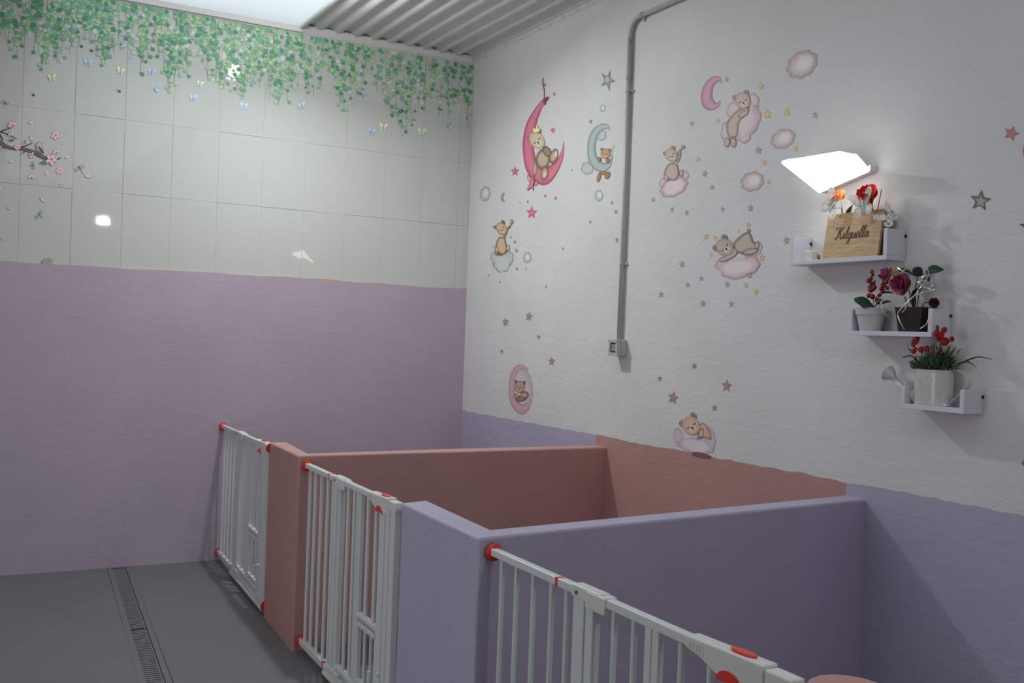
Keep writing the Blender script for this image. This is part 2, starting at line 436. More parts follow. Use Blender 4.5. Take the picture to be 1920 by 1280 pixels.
partition('partition_wall', [(-1.885, -6.0), (0.01, -5.56), (0.01, -5.45), (-1.735, -5.86)] + arc,
          0.897, M_PINK, 'rounded salmon pink wall end at the bottom edge beside the nearest gate', bev=0.008)

# ------------------------------------------------------------------ safety gates
def gate(A, B, zt_a, zt_b, zb, label, far_cups=False):
    """A: start point xy, B: end xy; s runs 0..1.18 along the gate"""
    A = Vector(A); B = Vector(B); d = (B - A); Lg = d.length; d.normalize(); nrm = Vector((-d.y, d.x))  # nrm horizontal normal
    if nrm.x > 0: nrm = -nrm          # towards the corridor (-x)
    k = Lg / 1.18
    g = thing('safety_gate', label, 'gate', (A.x + d.x * Lg / 2, A.y + d.y * Lg / 2, 0.0), 'white metal safety gates')
    H = zt_a - zb
    def P(s, n, z):   # s along, n out towards corridor, z from gate bottom (0..H)
        q = A + d * (s * k) + nrm * n
        return (q.x, q.y, zb + z + (zt_b - zt_a) * (s / 1.18) * (z / H))
    def bx(m, s0, s1, n0, n1, z0, z1):
        vs = [P(s0, n0, z0), P(s1, n0, z0), P(s1, n1, z0), P(s0, n1, z0), P(s0, n0, z1), P(s1, n0, z1), P(s1, n1, z1), P(s0, n1, z1)]
        return m.add(vs, [(0, 3, 2, 1), (4, 5, 6, 7), (0, 1, 5, 4), (1, 2, 6, 5), (2, 3, 7, 6), (3, 0, 4, 7)])
    def part(name, args, mat=M_GATE, bevel=0.003, parent=g, label=None):
        m = MB()
        for a in args: bx(m, *a)
        o = m.build(name, mat, parent, bevel=bevel)
        if label: o['label'] = label
        return o
    R = 0.022                # rail height
    # fixed side panel
    part('top_rail', [(0.015, 0.372, -0.012, 0.014, H - R, H)])
    part('top_rail', [(0.378, 0.50, -0.012, 0.014, H - R, H)])
    part('red_band', [(0.370, 0.380, -0.0128, 0.0148, H - R - 0.001, H + 0.001)], M_RED, 0, label='thin red band round the top rail')
    part('bottom_rail', [(0.015, 0.372, -0.012, 0.014, 0.0, 0.030)])
    part('bottom_rail', [(0.378, 1.17, -0.012, 0.014, 0.0, 0.026)])
    part('red_band', [(0.370, 0.380, -0.0128, 0.0148, -0.001, 0.031)], M_RED, 0, label='thin red band round the bottom rail')
    def bar(s, z0, z1, r=0.0078, parent=g):
        m = MB(); m.tube([P(s, 0, z0), P(s, 0, z1)], r, 10); m.build('bar', M_GATE, parent, smooth=False)
    for s in (0.066, 0.15, 0.242, 0.335, 0.408): bar(s, 0.025, H - R + 0.002)
    # hinge post and clamp
    part('hinge_post', [(0.458, 0.505, -0.014, 0.016, 0.02, H - R + 0.001)])
    part('door_stile', [(0.508, 0.540, -0.012, 0.013, 0.045, H - R + 0.001)])
    part('hinge_clamp', [(0.452, 0.572, -0.017, 0.019, H - 0.026, H + 0.006), (0.515, 0.595, -0.019, 0.021, H - 0.040, H + 0.003)], M_GPLA, 0.004)
    m = MB(); q0, q1 = P(0.477, 0.0185, H - 0.012), P(0.477, 0.0215, H - 0.012); m.tube([q0, q1], 0.0055, 12); m.build('bolt', M_PAD, g, label=None) if False else m.build('bolt', M_PAD, g)
    part('hinge_foot', [(0.455, 0.60, -0.018, 0.02, 0.024, 0.046)], M_GPLA, 0.004)
    # swinging door
    part('door_rail', [(0.585, 0.965, -0.012, 0.013, H - R, H)])
    part('door_rail', [(0.54, 1.07, -0.012, 0.013, 0.048, 0.068)])
    for s in (0.612, 0.688): bar(s, 0.06, H - R + 0.002)
    part('middle_post', [(0.740, 0.762, -0.010, 0.012, 0.06, H - R + 0.001), (0.762, 0.785, -0.008, 0.009, 0.06, H - R + 0.001)])
    for s in (0.852, 0.942): bar(s, 0.345, H - R + 0.002)
    part('cross_rail', [(0.783, 1.005, -0.010, 0.013, 0.335, 0.352)])
    part('door_stile', [(1.003, 1.062, -0.012, 0.013, 0.06, H - R - 0.01)])
    # small pet door inside the lower half
    pd = part('pet_door', [(0.790, 0.998, -0.008, 0.014, 0.303, 0.322), (0.790, 0.998, -0.008, 0.010, 0.078, 0.094), (0.985, 0.998, -0.008, 0.010, 0.09, 0.31), (0.790, 0.800, -0.008, 0.010, 0.09, 0.31)], M_GATE, 0.002)
    for s in (0.86, 0.93): bar(s, 0.09, 0.305, 0.006, pd)
    m = MB(); bx(m, 0.952, 0.972, 0.008, 0.022, 0.13, 0.175); m.build('pet_door_latch', M_GPLA, pd, bevel=0.004)
    m = MB(); m.sphere(P(1.075, 0.022, 0.20), 0.011); m.build('stop_knob', M_GPLA, g, smooth=True)
    # latch housing: deepens towards its end
    m = MB()
    prof = [(0.885, H - R + 0.001), (0.885, H + 0.004), (1.105, H + 0.010), (1.105, H - 0.052), (1.045, H - 0.056), (0.985, H - 0.050), (0.93, H - 0.030)]
    vs = [P(s, -0.018, z) for s, z in prof] + [P(s, 0.021, z) for s, z in prof]; n = len(prof)
    m.add(vs, [tuple(range(n)), tuple(range(2 * n - 1, n - 1, -1))] + [(i, n + i, n + (i + 1) % n, (i + 1) % n) for i in range(n)])
    lh = m.build('latch_housing', M_GPLA, g, bevel=0.004)
    for q in range(5):
        mm = MB(); s0 = 0.902 + q * 0.009; bx(mm, s0, s0 + 0.0035, 0.0205, 0.0225, H - 0.016 - q * 0.003, H - 0.004); mm.build('grip_rib', M_GPLA, lh)
    m = MB(); nn = 12; vs = []
    for zz in (0.0, 0.006):
        for i in range(nn):
            a = 2 * math.pi * i / nn; vs.append(P(1.035 + 0.034 * math.cos(a), 0.001 + 0.013 * math.sin(a), H + 0.0075 + zz))
    m.add(vs, [tuple(range(nn, 2 * nn))] + [(i, (i + 1) % nn, nn + (i + 1) % nn, nn + i) for i in range(nn)])
    tag(m.build('release_button', M_RED, g, bevel=0.002), 'red oval button on top of the latch')
    m = MB(); vs = []
    for nn_ in (0.0195, 0.0235):
        vs.append(P(1.055, nn_, H - 0.052)); 
        for i in range(9):
            a = math.pi * i / 8; vs.append(P(1.018 + 0.036 * math.cos(a), nn_, H - 0.056 + 0.026 * math.sin(a)))
    m.add(vs, [tuple(range(0, 10)), tuple(range(19, 9, -1))] + [(i, 10 + i, 10 + (i + 1) % 10, (i + 1) % 10) for i in range(10)])
    tag(m.build('latch_flap', M_RED, g, bevel=0.001), 'red half-round flap on the side of the latch')
    part('latch_post', [(1.082, 1.118, -0.014, 0.018, 0.0, H - 0.03), (1.118, 1.163, -0.012, 0.014, 0.0, H - 0.012)])
    part('strike_plate', [(1.107, 1.172, -0.017, 0.019, H - 0.030, H + 0.004)], M_GPLA, 0.004)
    part('bottom_latch', [(1.03, 1.10, -0.016, 0.018, 0.024, 0.05)], M_GPLA, 0.004)
    # threshold lip
    part('threshold_plate', [(0.40, 1.16, -0.02, 0.022, -0.012, 0.001)], M_GPLA, 0.002)
    # red pressure cups
    for s, sg in ((0.0, 1), (1.18, -1)):
        for z in (H - R / 2 - 0.002, 0.014):
            if sg < 0 and not far_cups:
                mm = MB(); mm.tube([P(s - .012 / k, 0, z), P(s - .001 / k, 0, z)], .008, 12); mm.build('end_stop', M_GPLA, g); continue
            m = MB()
            m.tube([P(s + sg * 0.007 / k, 0, z), P(s + sg * 0.016 / k, 0, z), P(s + sg * 0.021 / k, 0, z)], [0.026, 0.026, 0.017], 20)
            cu = m.build('wall_cup', M_RED, g, bevel=0.0)
            mm = MB(); mm.tube([P(s + sg * 0.0005 / k, 0, z), P(s + sg * 0.007 / k, 0, z)], [0.027, 0.0245], 20); mm.build('rubber_pad', M_PAD if sg > 0 else M_RED, cu)
    return g
gate((-1.70, -0.011), (-1.766, -1.374), 0.868, 0.885, 0.035, 'white barred safety gate farthest away, against the lavender back wall', True)
gate((-1.772, -1.992), (-1.800, -3.184), 0.877, 0.879, 0.035, 'white barred safety gate in the middle, between pink and lavender wall ends')
gate((-1.788, -3.874), (-1.842, -5.20), 0.862, 0.880, 0.035, 'nearest white barred safety gate, cut off by the bottom edge')

# ------------------------------------------------------------------ conduit and switch
cd = thing('cable_conduit', 'grey plastic cable conduit running down the white wall to the switch', 'pipe', (-0.018, -1.965, 2.4))
XC = -0.019; RC = 0.0128
m = MB(); pts = [(XC, -1.965, 1.49), (XC, -1.966, 2.2), (XC, -1.962, 3.16)]
m.tube(pts, RC, 14); m.build('straight_pipe', M_PVC, cd, smooth=True)
m = MB(); arcp = [(XC, -1.962 - 0.085 + 0.085 * math.cos(a), 3.175 + 0.085 * math.sin(a)) for a in [math.pi / 2 * k / 8 for k in range(9)]]
m.tube([(XC, -1.962, 3.15)] + arcp + [(XC, -2.065, 3.26)], RC + 0.0012, 14); m.build('elbow', M_PVC, cd, smooth=True)
m = MB(); m.tube([(XC, -2.05, 3.26), (XC, -2.6, 3.262), (XC, -8.0, 3.27)], RC, 14); m.build('horizontal_pipe', M_PVC, cd, smooth=True)
m = MB(); m.tube([(XC, -1.962, 2.93), (XC, -1.962, 3.02)], RC + 0.0016, 14); m.build('coupling', M_PVC, cd, smooth=True)
def clip(z=None, y=None):
    m = MB()
    if z is not None:
        m.tube([(XC, -1.963, z - .006), (XC, -1.963, z + .006)], RC + 0.004, 14); m.box((-0.012, -1.963 - 0.034, z - .006), (0, -1.963 + 0.026, z + .006))
    else:
        m.tube([(XC, y - .006, 3.261), (XC, y + .006, 3.261)], RC + 0.004, 14); m.box((-0.012, y - .006, 3.261 - .034), (0, y + .006, 3.261 + .02))
    m.build('pipe_clip', M_PVC, cd, bevel=0.001)
for z in (2.868, 1.92): clip(z=z)
clip(y=-2.072)
sb = thing('switch_box', 'square grey surface-mounted light switch at the foot of the conduit', 'switch', (-0.03, -1.974, 1.457))
MB().box((-0.040, -2.017, 1.412), (0, -1.930, 1.503)).build('back_box', M_PVC, sb, bevel=0.006)
fr = MB(); x0, x1 = -0.066, -0.0415
for a, b in (((x0, -2.016, 1.484), (x1, -1.931, 1.502)), ((x0, -2.016, 1.413), (x1, -1.931, 1.430)), ((x0, -2.016, 1.43), (x1, -1.998, 1.484)), ((x0, -1.945, 1.43), (x1, -1.931, 1.484))): fr.box(a, b)
fr.build('front_frame', M_PVC, sb, bevel=0.002)
MB().box((-0.054, -1.9975, 1.4305), (-0.0415, -1.9455, 1.4835)).build('recess_plate', M_PVCD, sb)
MB().box((-0.060, -1.990, 1.438), (-0.0545, -1.953, 1.477)).build('rocker', material('rocker_mauve', (0.30, 0.27, 0.33, 1), 0.4, var=0.05), sb, bevel=0.002)
for y, z in ((-2.009, 1.495), (-1.938, 1.495)):
    MB().tube([(-0.0665, y, z), (-0.0645, y, z)], 0.0035, 10).build('screw', M_SCREW, sb)

# ------------------------------------------------------------------ lamps
M_GLOW = emitter('lamp_diffuser', (0.96, 1.0, 0.98, 1), 5.5)
wl = thing('wall_lamp', 'bright white square lamp jutting from the wall above the top shelf', 'lamp', (-0.05, -3.53, 2.2))
W1, W2 = on(1536, 364, 0, -.045), on(1630, 323, 0, -.045)
O1, O2 = on(1463, 306, 0, -0.20), on(1606, 296, 0, -0.165)
O3 = on(1572, 288, 0, -0.20)
up = Vector((0.006, 0, 0.014))
quad = [W1, O1, O3, O2, W2]; n = 5
m = MB(); m.add([q for q in quad] + [q + up for q in quad], [tuple(range(n)), tuple(range(2 * n - 1, n - 1, -1))] + [(i, n + i, n + (i + 1) % n, (i + 1) % n) for i in range(n)])
df_ = m.build('diffuser', M_GLOW, wl, bevel=0.012); df_.modifiers['bevel'].segments = 3
cen = (W1 + W2 + O1 + O2) / 4
bk = [cen + (q - cen) * 0.93 + up * 1.05 for q in (W1, O1, O2, W2)]
m = MB(); m.add(bk + [q + up * 0.9 for q in bk], [(0, 1, 2, 3), (7, 6, 5, 4), (0, 4, 5, 1), (1, 5, 6, 2), (2, 6, 7, 3), (3, 7, 4, 0)])
m.build('housing', M_GPLA, wl, bevel=0.006)
m = MB(); wa, wb_ = W1 + Vector((.004, 0, 0)), W2 + Vector((.004, 0, 0)); q8 = [wa, wb_, Vector((-.001, wb_.y, wb_.z)), Vector((-.001, wa.y, wa.z))]
m.add([q + Vector((0, 0, .006)) for q in q8] + [q + Vector((0, 0, .032)) for q in q8], [(0, 3, 2, 1), (4, 5, 6, 7), (0, 1, 5, 4), (1, 2, 6, 5), (2, 3, 7, 6), (3, 0, 4, 7)])
m.build('spill_guard', M_GPLA, wl, bevel=0.002)  # slim strip added between diffuser and wall to block the hot spot

cl = thing('ceiling_lamp', 'bare white bulb in a lamp holder under the rooflight near the back wall', 'lamp', CEIL_LAMP)
cx, cy, cz = CEIL_LAMP
m = MB(); m.tube([(cx, cy, ZC + 0.012), (cx, cy, cz + .042)], 0.02, 14); m.build('lamp_holder', M_GPLA, cl)
m = MB(); m.sphere((cx, cy, cz), 0.046, 16, 10); m.build('bulb', emitter('bulb_glow', (0.95, 1, 0.98, 1), 175), cl, smooth=True)
rl = thing('rear_lamp', 'white floodlight on the wall behind the camera', 'lamp', REAR_LAMP)
cx, cy, cz = REAR_LAMP
MB().box((cx - .15, cy - .04, cz - .10), (cx + .15, cy, cz + .10)).build('housing', M_GPLA, rl, bevel=0.006)
MB().box((cx - .08, cy + .001, cz - .045), (cx + .08, cy + .02, cz + .045)).build('diffuser', emitter('lamp_diffuser_rear', (1, 0.97, 0.9, 1), 25), rl, bevel=0.005)
MB().tube([(cx, cy - .03, cz), (cx, cy - 0.6, cz + 0.1), (cx, YF, cz + .1)], 0.012, 8).build('bracket_arm', M_STEEL, rl)

# ------------------------------------------------------------------ printed wall stickers
class Art:
    """flat printed art: shapes given in photograph coordinates, laid on a wall plane as thin print layers"""
    def __init__(s, axis, base, step, sc=1.0, ox=0.0, oy=0.0):
        s.axis, s.base, s.step, s.sc, s.ox, s.oy, s.k = axis, base, step, sc, ox, oy, 0
        s.mb = MB()
    def w(s, x, y):
        return on(s.ox + x * s.sc, s.oy + y * s.sc, s.axis, s.base - s.step * s.k)
    def ring(s, pts, cin, crim, inset):
        n = len(pts)
        area = sum(pts[i][0] * pts[(i + 1) % n][1] - pts[(i + 1) % n][0] * pts[i][1] for i in range(n))
        sg = 1 if area > 0 else -1
        ins = []
        for i in range(n):
            a = pts[i - 1]; b = pts[(i + 1) % n]; dx, dy = b[0] - a[0], b[1] - a[1]; l = math.hypot(dx, dy) or 1
            nx, ny = -dy / l * sg, dx / l * sg; px_, py_ = pts[i]; hit = 1e9
            for j in range(n):
                if j == i or (j + 1) % n == i: continue
                x1, y1 = pts[j]; x2, y2 = pts[(j + 1) % n]; ex, ey = x2 - x1, y2 - y1; den = nx * ey - ny * ex
                if abs(den) < 1e-9: continue
                t = ((x1 - px_) * ey - (y1 - py_) * ex) / den; u = ((x1 - px_) * ny - (y1 - py_) * nx) / den
                if t > 1e-3 and -.01 <= u <= 1.01: hit = min(hit, t)
            q = min(inset, .36 * hit) if hit < 1e8 else .2
            ins.append((px_ + nx * q, py_ + ny * q))
        v = [s.w(*p) for p in pts] + [s.w(*p) for p in ins]
        f = [(i, (i + 1) % n, n + (i + 1) % n, n + i) for i in range(n)] + [tuple(range(n, 2 * n))]
        s.mb.add(v, f, [crim] * n + [cin] * n); s.k += 1
    def radial(s, cx, cy, pts, cin, crim, f):
        n = len(pts); g = max(0.05, 1 - f)
        v = [s.w(*p) for p in pts] + [s.w(cx + (p[0] - cx) * g, cy + (p[1] - cy) * g) for p in pts] + [s.w(cx, cy)]
        s.mb.add(v, [(i, (i + 1) % n, n + (i + 1) % n, n + i) for i in range(n)] + [(n + i, n + (i + 1) % n, 2 * n) for i in range(n)], [crim] * n + [cin] * (n + 1)); s.k += 1
    def cres(s, outer, inner, cin, crim, N=22):
        def resample(pts):
            p = smooth_poly(pts, False, 6); d = [0]
            for i in range(1, len(p)): d.append(d[-1] + math.hypot(p[i][0] - p[i - 1][0], p[i][1] - p[i - 1][1]))
            out = []; j = 0
            for k in range(N + 1):
                t = d[-1] * k / N
                while j < len(p) - 2 and d[j + 1] < t: j += 1
                f = (t - d[j]) / ((d[j + 1] - d[j]) or 1); out.append((p[j][0] + (p[j + 1][0] - p[j][0]) * f, p[j][1] + (p[j + 1][1] - p[j][1]) * f))
            return out
        A, B = resample([outer[0]] + outer[1:]), resample([outer[0]] + inner + [outer[-1]])
        v = []; cs = []
        for a, b in zip(A, B):
            for f, c in ((0, crim), (.28, cin), (.68, cin), (1, crim)):
                v.append(s.w(a[0] + (b[0] - a[0]) * f, a[1] + (b[1] - a[1]) * f)); cs.append(c)
        s.mb.add(v, [(4 * i + j, 4 * i + j + 1, 4 * i + j + 5, 4 * i + j + 4) for i in range(N) for j in range(3)], cs); s.k += 1
    def ell(s, cx, cy, rx, ry, rot, cin, crim, inset=None, n=20):
        r = math.radians(rot); c, q = math.cos(r), math.sin(r)
        pts = [(cx + rx * math.cos(a) * c - ry * math.sin(a) * q, cy + rx * math.cos(a) * q + ry * math.sin(a) * c) for a in [2 * math.pi * i / n for i in range(n)]]
        s.radial(cx, cy, pts, cin, crim, (inset / min(rx, ry)) if inset else 0.5)
    def poly(s, pts, cin, crim, inset=4, smooth=True, sub=4):
        s.ring(smooth_poly(pts, True, sub) if smooth else pts, cin, crim, inset)
    def line(s, pts, wd, col, smooth=True):
        p = smooth_poly(pts, False, 5) if smooth else pts
        L, R = [], []
        for i in range(len(p)):
            a = p[max(0, i - 1)]; b = p[min(len(p) - 1, i + 1)]; dx, dy = b[0] - a[0], b[1] - a[1]; l = math.hypot(dx, dy) or 1
            ww = wd if not isinstance(wd, (list, tuple)) else wd[0] + (wd[1] - wd[0]) * i / (len(p) - 1)
            L.append((p[i][0] - dy / l * ww / 2, p[i][1] + dx / l * ww / 2)); R.append((p[i][0] + dy / l * ww / 2, p[i][1] - dx / l * ww / 2))
        n = len(p); v = [s.w(*q) for q in L] + [s.w(*q) for q in R]
        s.mb.add(v, [(i, i + 1, n + i + 1, n + i) for i in range(n - 1)], col); s.k += 1
    def cloud(s, cx, cy, rx, ry, rot, cin, crim, nb=8, ph=0.0, inset=None, amp=0.09):
        r = math.radians(rot); c, q = math.cos(r), math.sin(r); pts = []
        for i in range(nb * 7):
            a = 2 * math.pi * i / (nb * 7); m = 1 - amp + amp * 1.6 * abs(math.sin(a * nb / 2 + ph))
            x, y = rx * m * math.cos(a), ry * m * math.sin(a); pts.append((cx + x * c - y * q, cy + x * q + y * c))
        s.radial(cx, cy, pts, cin, crim, 0.38)
    def star(s, cx, cy, r, rot, cin, crim, sx=1.0, sy=1.0, inner=0.45):
        pts = []
        for i in range(10):
            a = math.radians(rot - 90 + 36 * i); q = r if i % 2 == 0 else r * inner
            pts.append((cx + q * sx * math.cos(a), cy + q * sy * math.sin(a)))
        ctr = s.w(cx, cy); v = [s.w(*p) for p in pts] + [ctr]
        s.mb.add(v, [(i, (i + 1) % 10, 10) for i in range(10)], [crim] * 10 + [cin]); s.k += 1
    def bear_head(s, cx, cy, r, rot, fur, dark, light, sx=1.0, asleep=True, ears=(1, 1)):
        q = math.radians(rot); c, d = math.cos(q), math.sin(q)
        def T(x, y): return (cx + (x * c - y * d) * r * sx, cy + (x * d + y * c) * r)
        def e(x, y, a, b, ci, cr, ins=None):
            X, Y = T(x, y); s.ell(X, Y, a * r * sx, b * r, rot, ci, cr, ins)
        for sd, on_ in ((-1, ears[0]), (1, ears[1])):
            if on_: e(sd * 0.78, -0.72, 0.33, 0.36, fur, dark); e(sd * 0.76, -0.68, 0.17, 0.20, dark, mix(dark, fur, .5))
        e(0, 0, 1.0, 1.02, light, fur, r * 0.35 * sx); 
        e(0, 0.42, 0.48, 0.38, mix(light, (1, 1, 1, 1), .35), light)
        e(0.0, 0.28, 0.15, 0.11, INK, INK)
        s.line([T(0, .38), T(0.0, .52), T(.12, .60)], r * 0.06, INK)
        for sd in (-1, 1):
            if asleep: s.line([T(sd * .58, -.02), T(sd * .42, .08), T(sd * .24, .0)], r * 0.07, INK)
            else: e(sd * .38, .0, .08, .10, INK, INK)
            e(sd * .62, .28, .16, .12, mix(light, PK, .35), light)
    def build(s, name, parent=None, mat=None, **k):
        return s.mb.build(name, mat or M_PRINT, parent, **k)
INK = prt(45, 32, 30)
PK = prt(205, 120, 135)
TAN, TAND, TANL = prt(125, 100, 78), prt(70, 50, 42), prt(152, 132, 108)
ORG, ORGD, ORGL = prt(140, 98, 60), prt(85, 50, 28), prt(165, 140, 112)
ROS, ROSD, ROSL = prt(142, 112, 104), prt(98, 70, 66), prt(158, 138, 126)
CPK, CPKR = prt(165, 152, 155), prt(142, 104, 116)
CGR, CGRR = prt(148, 153, 152), prt(112, 118, 120)
def sticker(name, label, cx, cy, group=None):
    return thing(name, label, 'wall sticker', on(cx, cy, 0, -0.001), group)
ST = 0.00016
def A5(): return Art(0, -0.0012, ST, .28125, 860, 100)
def A6(): return Art(0, -0.0012, ST, .3125, 860, 400)
def A7(): return Art(0, -0.0012, ST, .28125, 1200, 60)
def A8(): return Art(0, -0.0012, ST, .234375, 1200, 400)
def A3(): return Art(0, -0.0012, ST, .1719, 1200, 660)

# pink crescent with reclining bear
t = sticker('moon_bear_sticker', 'printed bear asleep on a tall bright pink crescent moon hung by a ribbon', 1020, 260)
a = A5(); P1, P2 = prt(172, 84, 108), prt(132, 38, 74)
a.line([(565, 165), (560, 200), (570, 240), (570, 300)], 7, prt(110, 25, 50))
a.line([(568, 200), (575, 215)], 5, P2)
a.cres([(606, 304), (585, 293), (550, 315), (500, 380), (450, 470), (428, 580), (430, 680), (450, 780), (500, 850), (560, 880), (610, 860), (660, 790), (695, 700), (704, 620), (700, 580)], [(585, 318), (560, 355), (530, 430), (508, 520), (500, 620), (515, 700), (550, 755), (600, 752), (650, 712), (685, 650)], P1, P2, 30)
a.build('crescent_moon', t)
b = A5(); b.k = 2
b.ell(470, 835, 12, 26, -20, ORGL, TAND); b.ell(512, 865, 16, 20, 10, TANL, TAND)
b.ell(508, 770, 14, 55, 4, TANL, TAND); b.ell(562, 705, 48, 68, 8, TANL, TAND, 22)
b.ell(590, 655, 26, 40, -30, TAN, TAND); b.ell(634, 685, 26, 52, 18, TANL, TAND); b.ell(572, 800, 26, 48, 8, TANL, TAND)
b.ell(648, 672, 10, 26, 10, prt(180, 160, 130), TANL); b.ell(574, 806, 11, 22, 8, prt(180, 160, 130), TANL)
b.bear_head(522, 580, 60, -36, TANL, TAND, prt(165, 150, 122), 0.78)
b.build('bear', t)
c = A5(); c.k = 40
c.poly([(492, 520), (500, 490), (510, 505), (522, 470), (530, 500), (545, 500), (538, 522), (515, 530)], prt(195, 180, 120), prt(160, 138, 80), 4, False)
c.build('crown', t)
c = A5(); c.k = 40
c.poly([(490, 820), (505, 850), (495, 880), (498, 915), (480, 895), (455, 915), (465, 880), (478, 850)], P1, P2, 4)
c.poly([(560, 310), (572, 345), (582, 312), (600, 290), (578, 292)], P2, prt(110, 25, 50), 3)
c.build('bow', t)

# pale grey-blue crescent with two clouds and a little bear
t = sticker('moon_bear_sticker', 'printed small brown bear hanging on a pale grey crescent moon beside the conduit', 1125, 285)
a = A5(); a.cloud(858, 765, 42, 42, 20, CGR, CGRR, 6, .3); a.build('cloud', t)
a = A5(); a.cloud(950, 545, 34, 38, 0, CGR, CGRR, 6); a.build('cloud', t)
a = A5(); a.k = 3; B1, B2 = prt(136, 144, 145), prt(92, 104, 108)
a.cres([(1008, 518), (1000, 480), (965, 465), (910, 490), (870, 550), (857, 640), (870, 730), (915, 780), (965, 792), (1005, 765), (1022, 720), (1027, 665)], [(985, 500), (945, 525), (918, 580), (912, 650), (935, 710), (970, 730), (1008, 712)], B1, B2)
a.build('crescent_moon', t)
b = A5(); b.k = 6
b.ell(935, 825, 12, 34, 14, ORG, ORGD); b.ell(968, 798, 24, 13, 0, ORG, ORGD); b.ell(992, 812, 17, 26, 20, ORG, ORGD); b.build('legs', t)
b = A5(); b.k = 9
b.bear_head(978, 668, 34, 6, ORG, ORGD, prt(150, 118, 84), 0.95)
b.ell(938, 706, 11, 16, 10, ORG, ORGD); b.ell(994, 716, 13, 17, 0, ORG, ORGD)
b.line([(1036, 610), (1022, 650), (1018, 700)], 2, B2)
b.build('bear', t)

# bear with a star wand on a grey cloud
t = sticker('cloud_bear_sticker', 'printed brown bear lifting a wand, sitting on a pale grey cloud near the corner', 942, 460)
a = A6(); a.cloud(258, 292, 62, 55, 90, CGR, CGRR, 7, .4); a.cloud(218, 265, 26, 38, 0, CGR, CGRR, 5); a.cloud(302, 265, 27, 40, 0, CGR, CGRR, 5)
a.cloud(262, 298, 52, 44, 90, prt(158, 160, 158), CGR, 6, .9)
a.build('cloud', t)
b = A6(); b.k = 7
b.line([(318, 58), (304, 90)], 4, TAND)
b.poly([(305, 75), (296, 100), (282, 138), (272, 150), (268, 135), (284, 108), (298, 78)], ORG, ORGD, 3)
b.poly([(240, 145), (275, 145), (286, 185), (290, 220), (268, 248), (252, 245), (228, 220), (222, 190)], ORGL, ORGD, 13)
b.ell(228, 218, 12, 24, -12, ORGL, ORGD); b.ell(296, 208, 11, 18, 12, ORGL, ORGD)
b.poly([(214, 240), (228, 225), (236, 242), (262, 258), (256, 240), (230, 252)], ORG, ORGD, 3)
b.bear_head(257, 92, 39, -32, ORG, ORGD, ORGL, 0.80)
b.build('bear', t)
c = A6(); c.k = 30; c.star(316, 48, 19, 12, B1, B2, .75, 1.1); c.build('wand_star', t)

# sleeping bear in a rosy crescent, low near the corner
t = sticker('moon_bear_sticker', 'printed bear curled in a dusky pink watercolour crescent low on the wall', 975, 730)
a = A6()
a.cloud(372, 1055, 72, 148, -4, prt(160, 150, 154), prt(150, 125, 132), 17, 0, 22, .05)
a.cres([(425, 945), (400, 915), (360, 908), (325, 945), (305, 1010), (300, 1090), (320, 1160), (360, 1200), (385, 1205), (425, 1165), (438, 1100)], [(385, 932), (350, 960), (337, 1010), (338, 1080), (362, 1135), (400, 1142)], prt(158, 128, 136), prt(140, 104, 114))
a.build('crescent_moon', t)
b = A6(); b.k = 4; RB, RBD, RBL = prt(128, 92, 82), prt(70, 42, 40), prt(150, 120, 108)
b.ell(390, 1095, 34, 26, -35, RBL, RBD); b.ell(372, 1115, 30, 15, -12, RB, RBD); b.ell(342, 1096, 13, 14, 0, prt(160, 110, 108), RBD)
b.bear_head(366, 1040, 36, 6, RB, RBD, RBL, 0.85)
b.ell(366, 1085, 8, 7, 0, prt(165, 155, 148), RBL); b.build('bear', t)

# bear with wand on pink cloud
t = sticker('cloud_bear_sticker', 'printed bear lifting a pink star, sitting on a pink cloud left of the lamp', 1265, 320)
a = A7(); a.cloud(290, 960, 34, 38, 30, CPK, CPKR, 5); a.cloud(160, 1010, 32, 36, 0, CPK, CPKR, 5); a.cloud(226, 1032, 98, 60, -28, prt(176, 162, 164), CPKR, 8, .3)
a.build('cloud', t)
b = A7(); b.k = 6
b.line([(280, 770), (266, 800)], 4, ROSD)
b.poly([(262, 785), (272, 800), (268, 840), (252, 870), (243, 862), (246, 825), (256, 790)], ROS, ROSD, 4)
b.poly([(192, 878), (240, 875), (256, 910), (258, 955), (235, 990), (200, 985), (165, 965), (162, 930)], ROSL, ROSD, 18)
b.ell(172, 972, 14, 26, -22, ROSL, ROSD); b.ell(276, 940, 14, 24, 14, ROSL, ROSD)
b.bear_head(208, 820, 46, -32, ROS, ROSD, ROSL, 0.86)
b.build('bear', t)
c = A7(); c.k = 30; c.star(283, 764, 20, 8, prt(160, 128, 138), prt(130, 92, 106), .7, 1.1); c.build('wand_star', t)

# bear hugging a pink cloud
t = sticker('cloud_bear_sticker', 'printed bear hugging an upright pink cloud beside the pink crescent', 1388, 225)
a = A7()
for q in ((745, 470, 48, 62, 10), (620, 520, 40, 60, 15), (735, 590, 62, 105, 20), (580, 660, 40, 72, 10), (690, 690, 48, 50, 0)):
    a.cloud(*q, CPK, CPKR, 6)
a.cloud(700, 600, 66, 120, 18, prt(170, 155, 158), prt(162, 136, 144), 7, .4)
a.build('cloud', t)
b = A7(); b.k = 8
b.poly([(640, 530), (700, 500), (728, 495), (722, 545), (680, 580), (660, 610), (655, 670), (640, 700), (600, 705), (578, 670), (578, 610), (600, 570)], ROSL, ROSD, 20)
b.ell(580, 735, 18, 34, 4, ROSL, ROSD); b.ell(621, 735, 20, 34, -4, ROSL, ROSD)
b.ell(690, 545, 46, 17, -32, ROSL, ROSD)
b.bear_head(684, 458, 55, -24, ROS, ROSD, ROSL, 0.93)
b.build('bear', t)

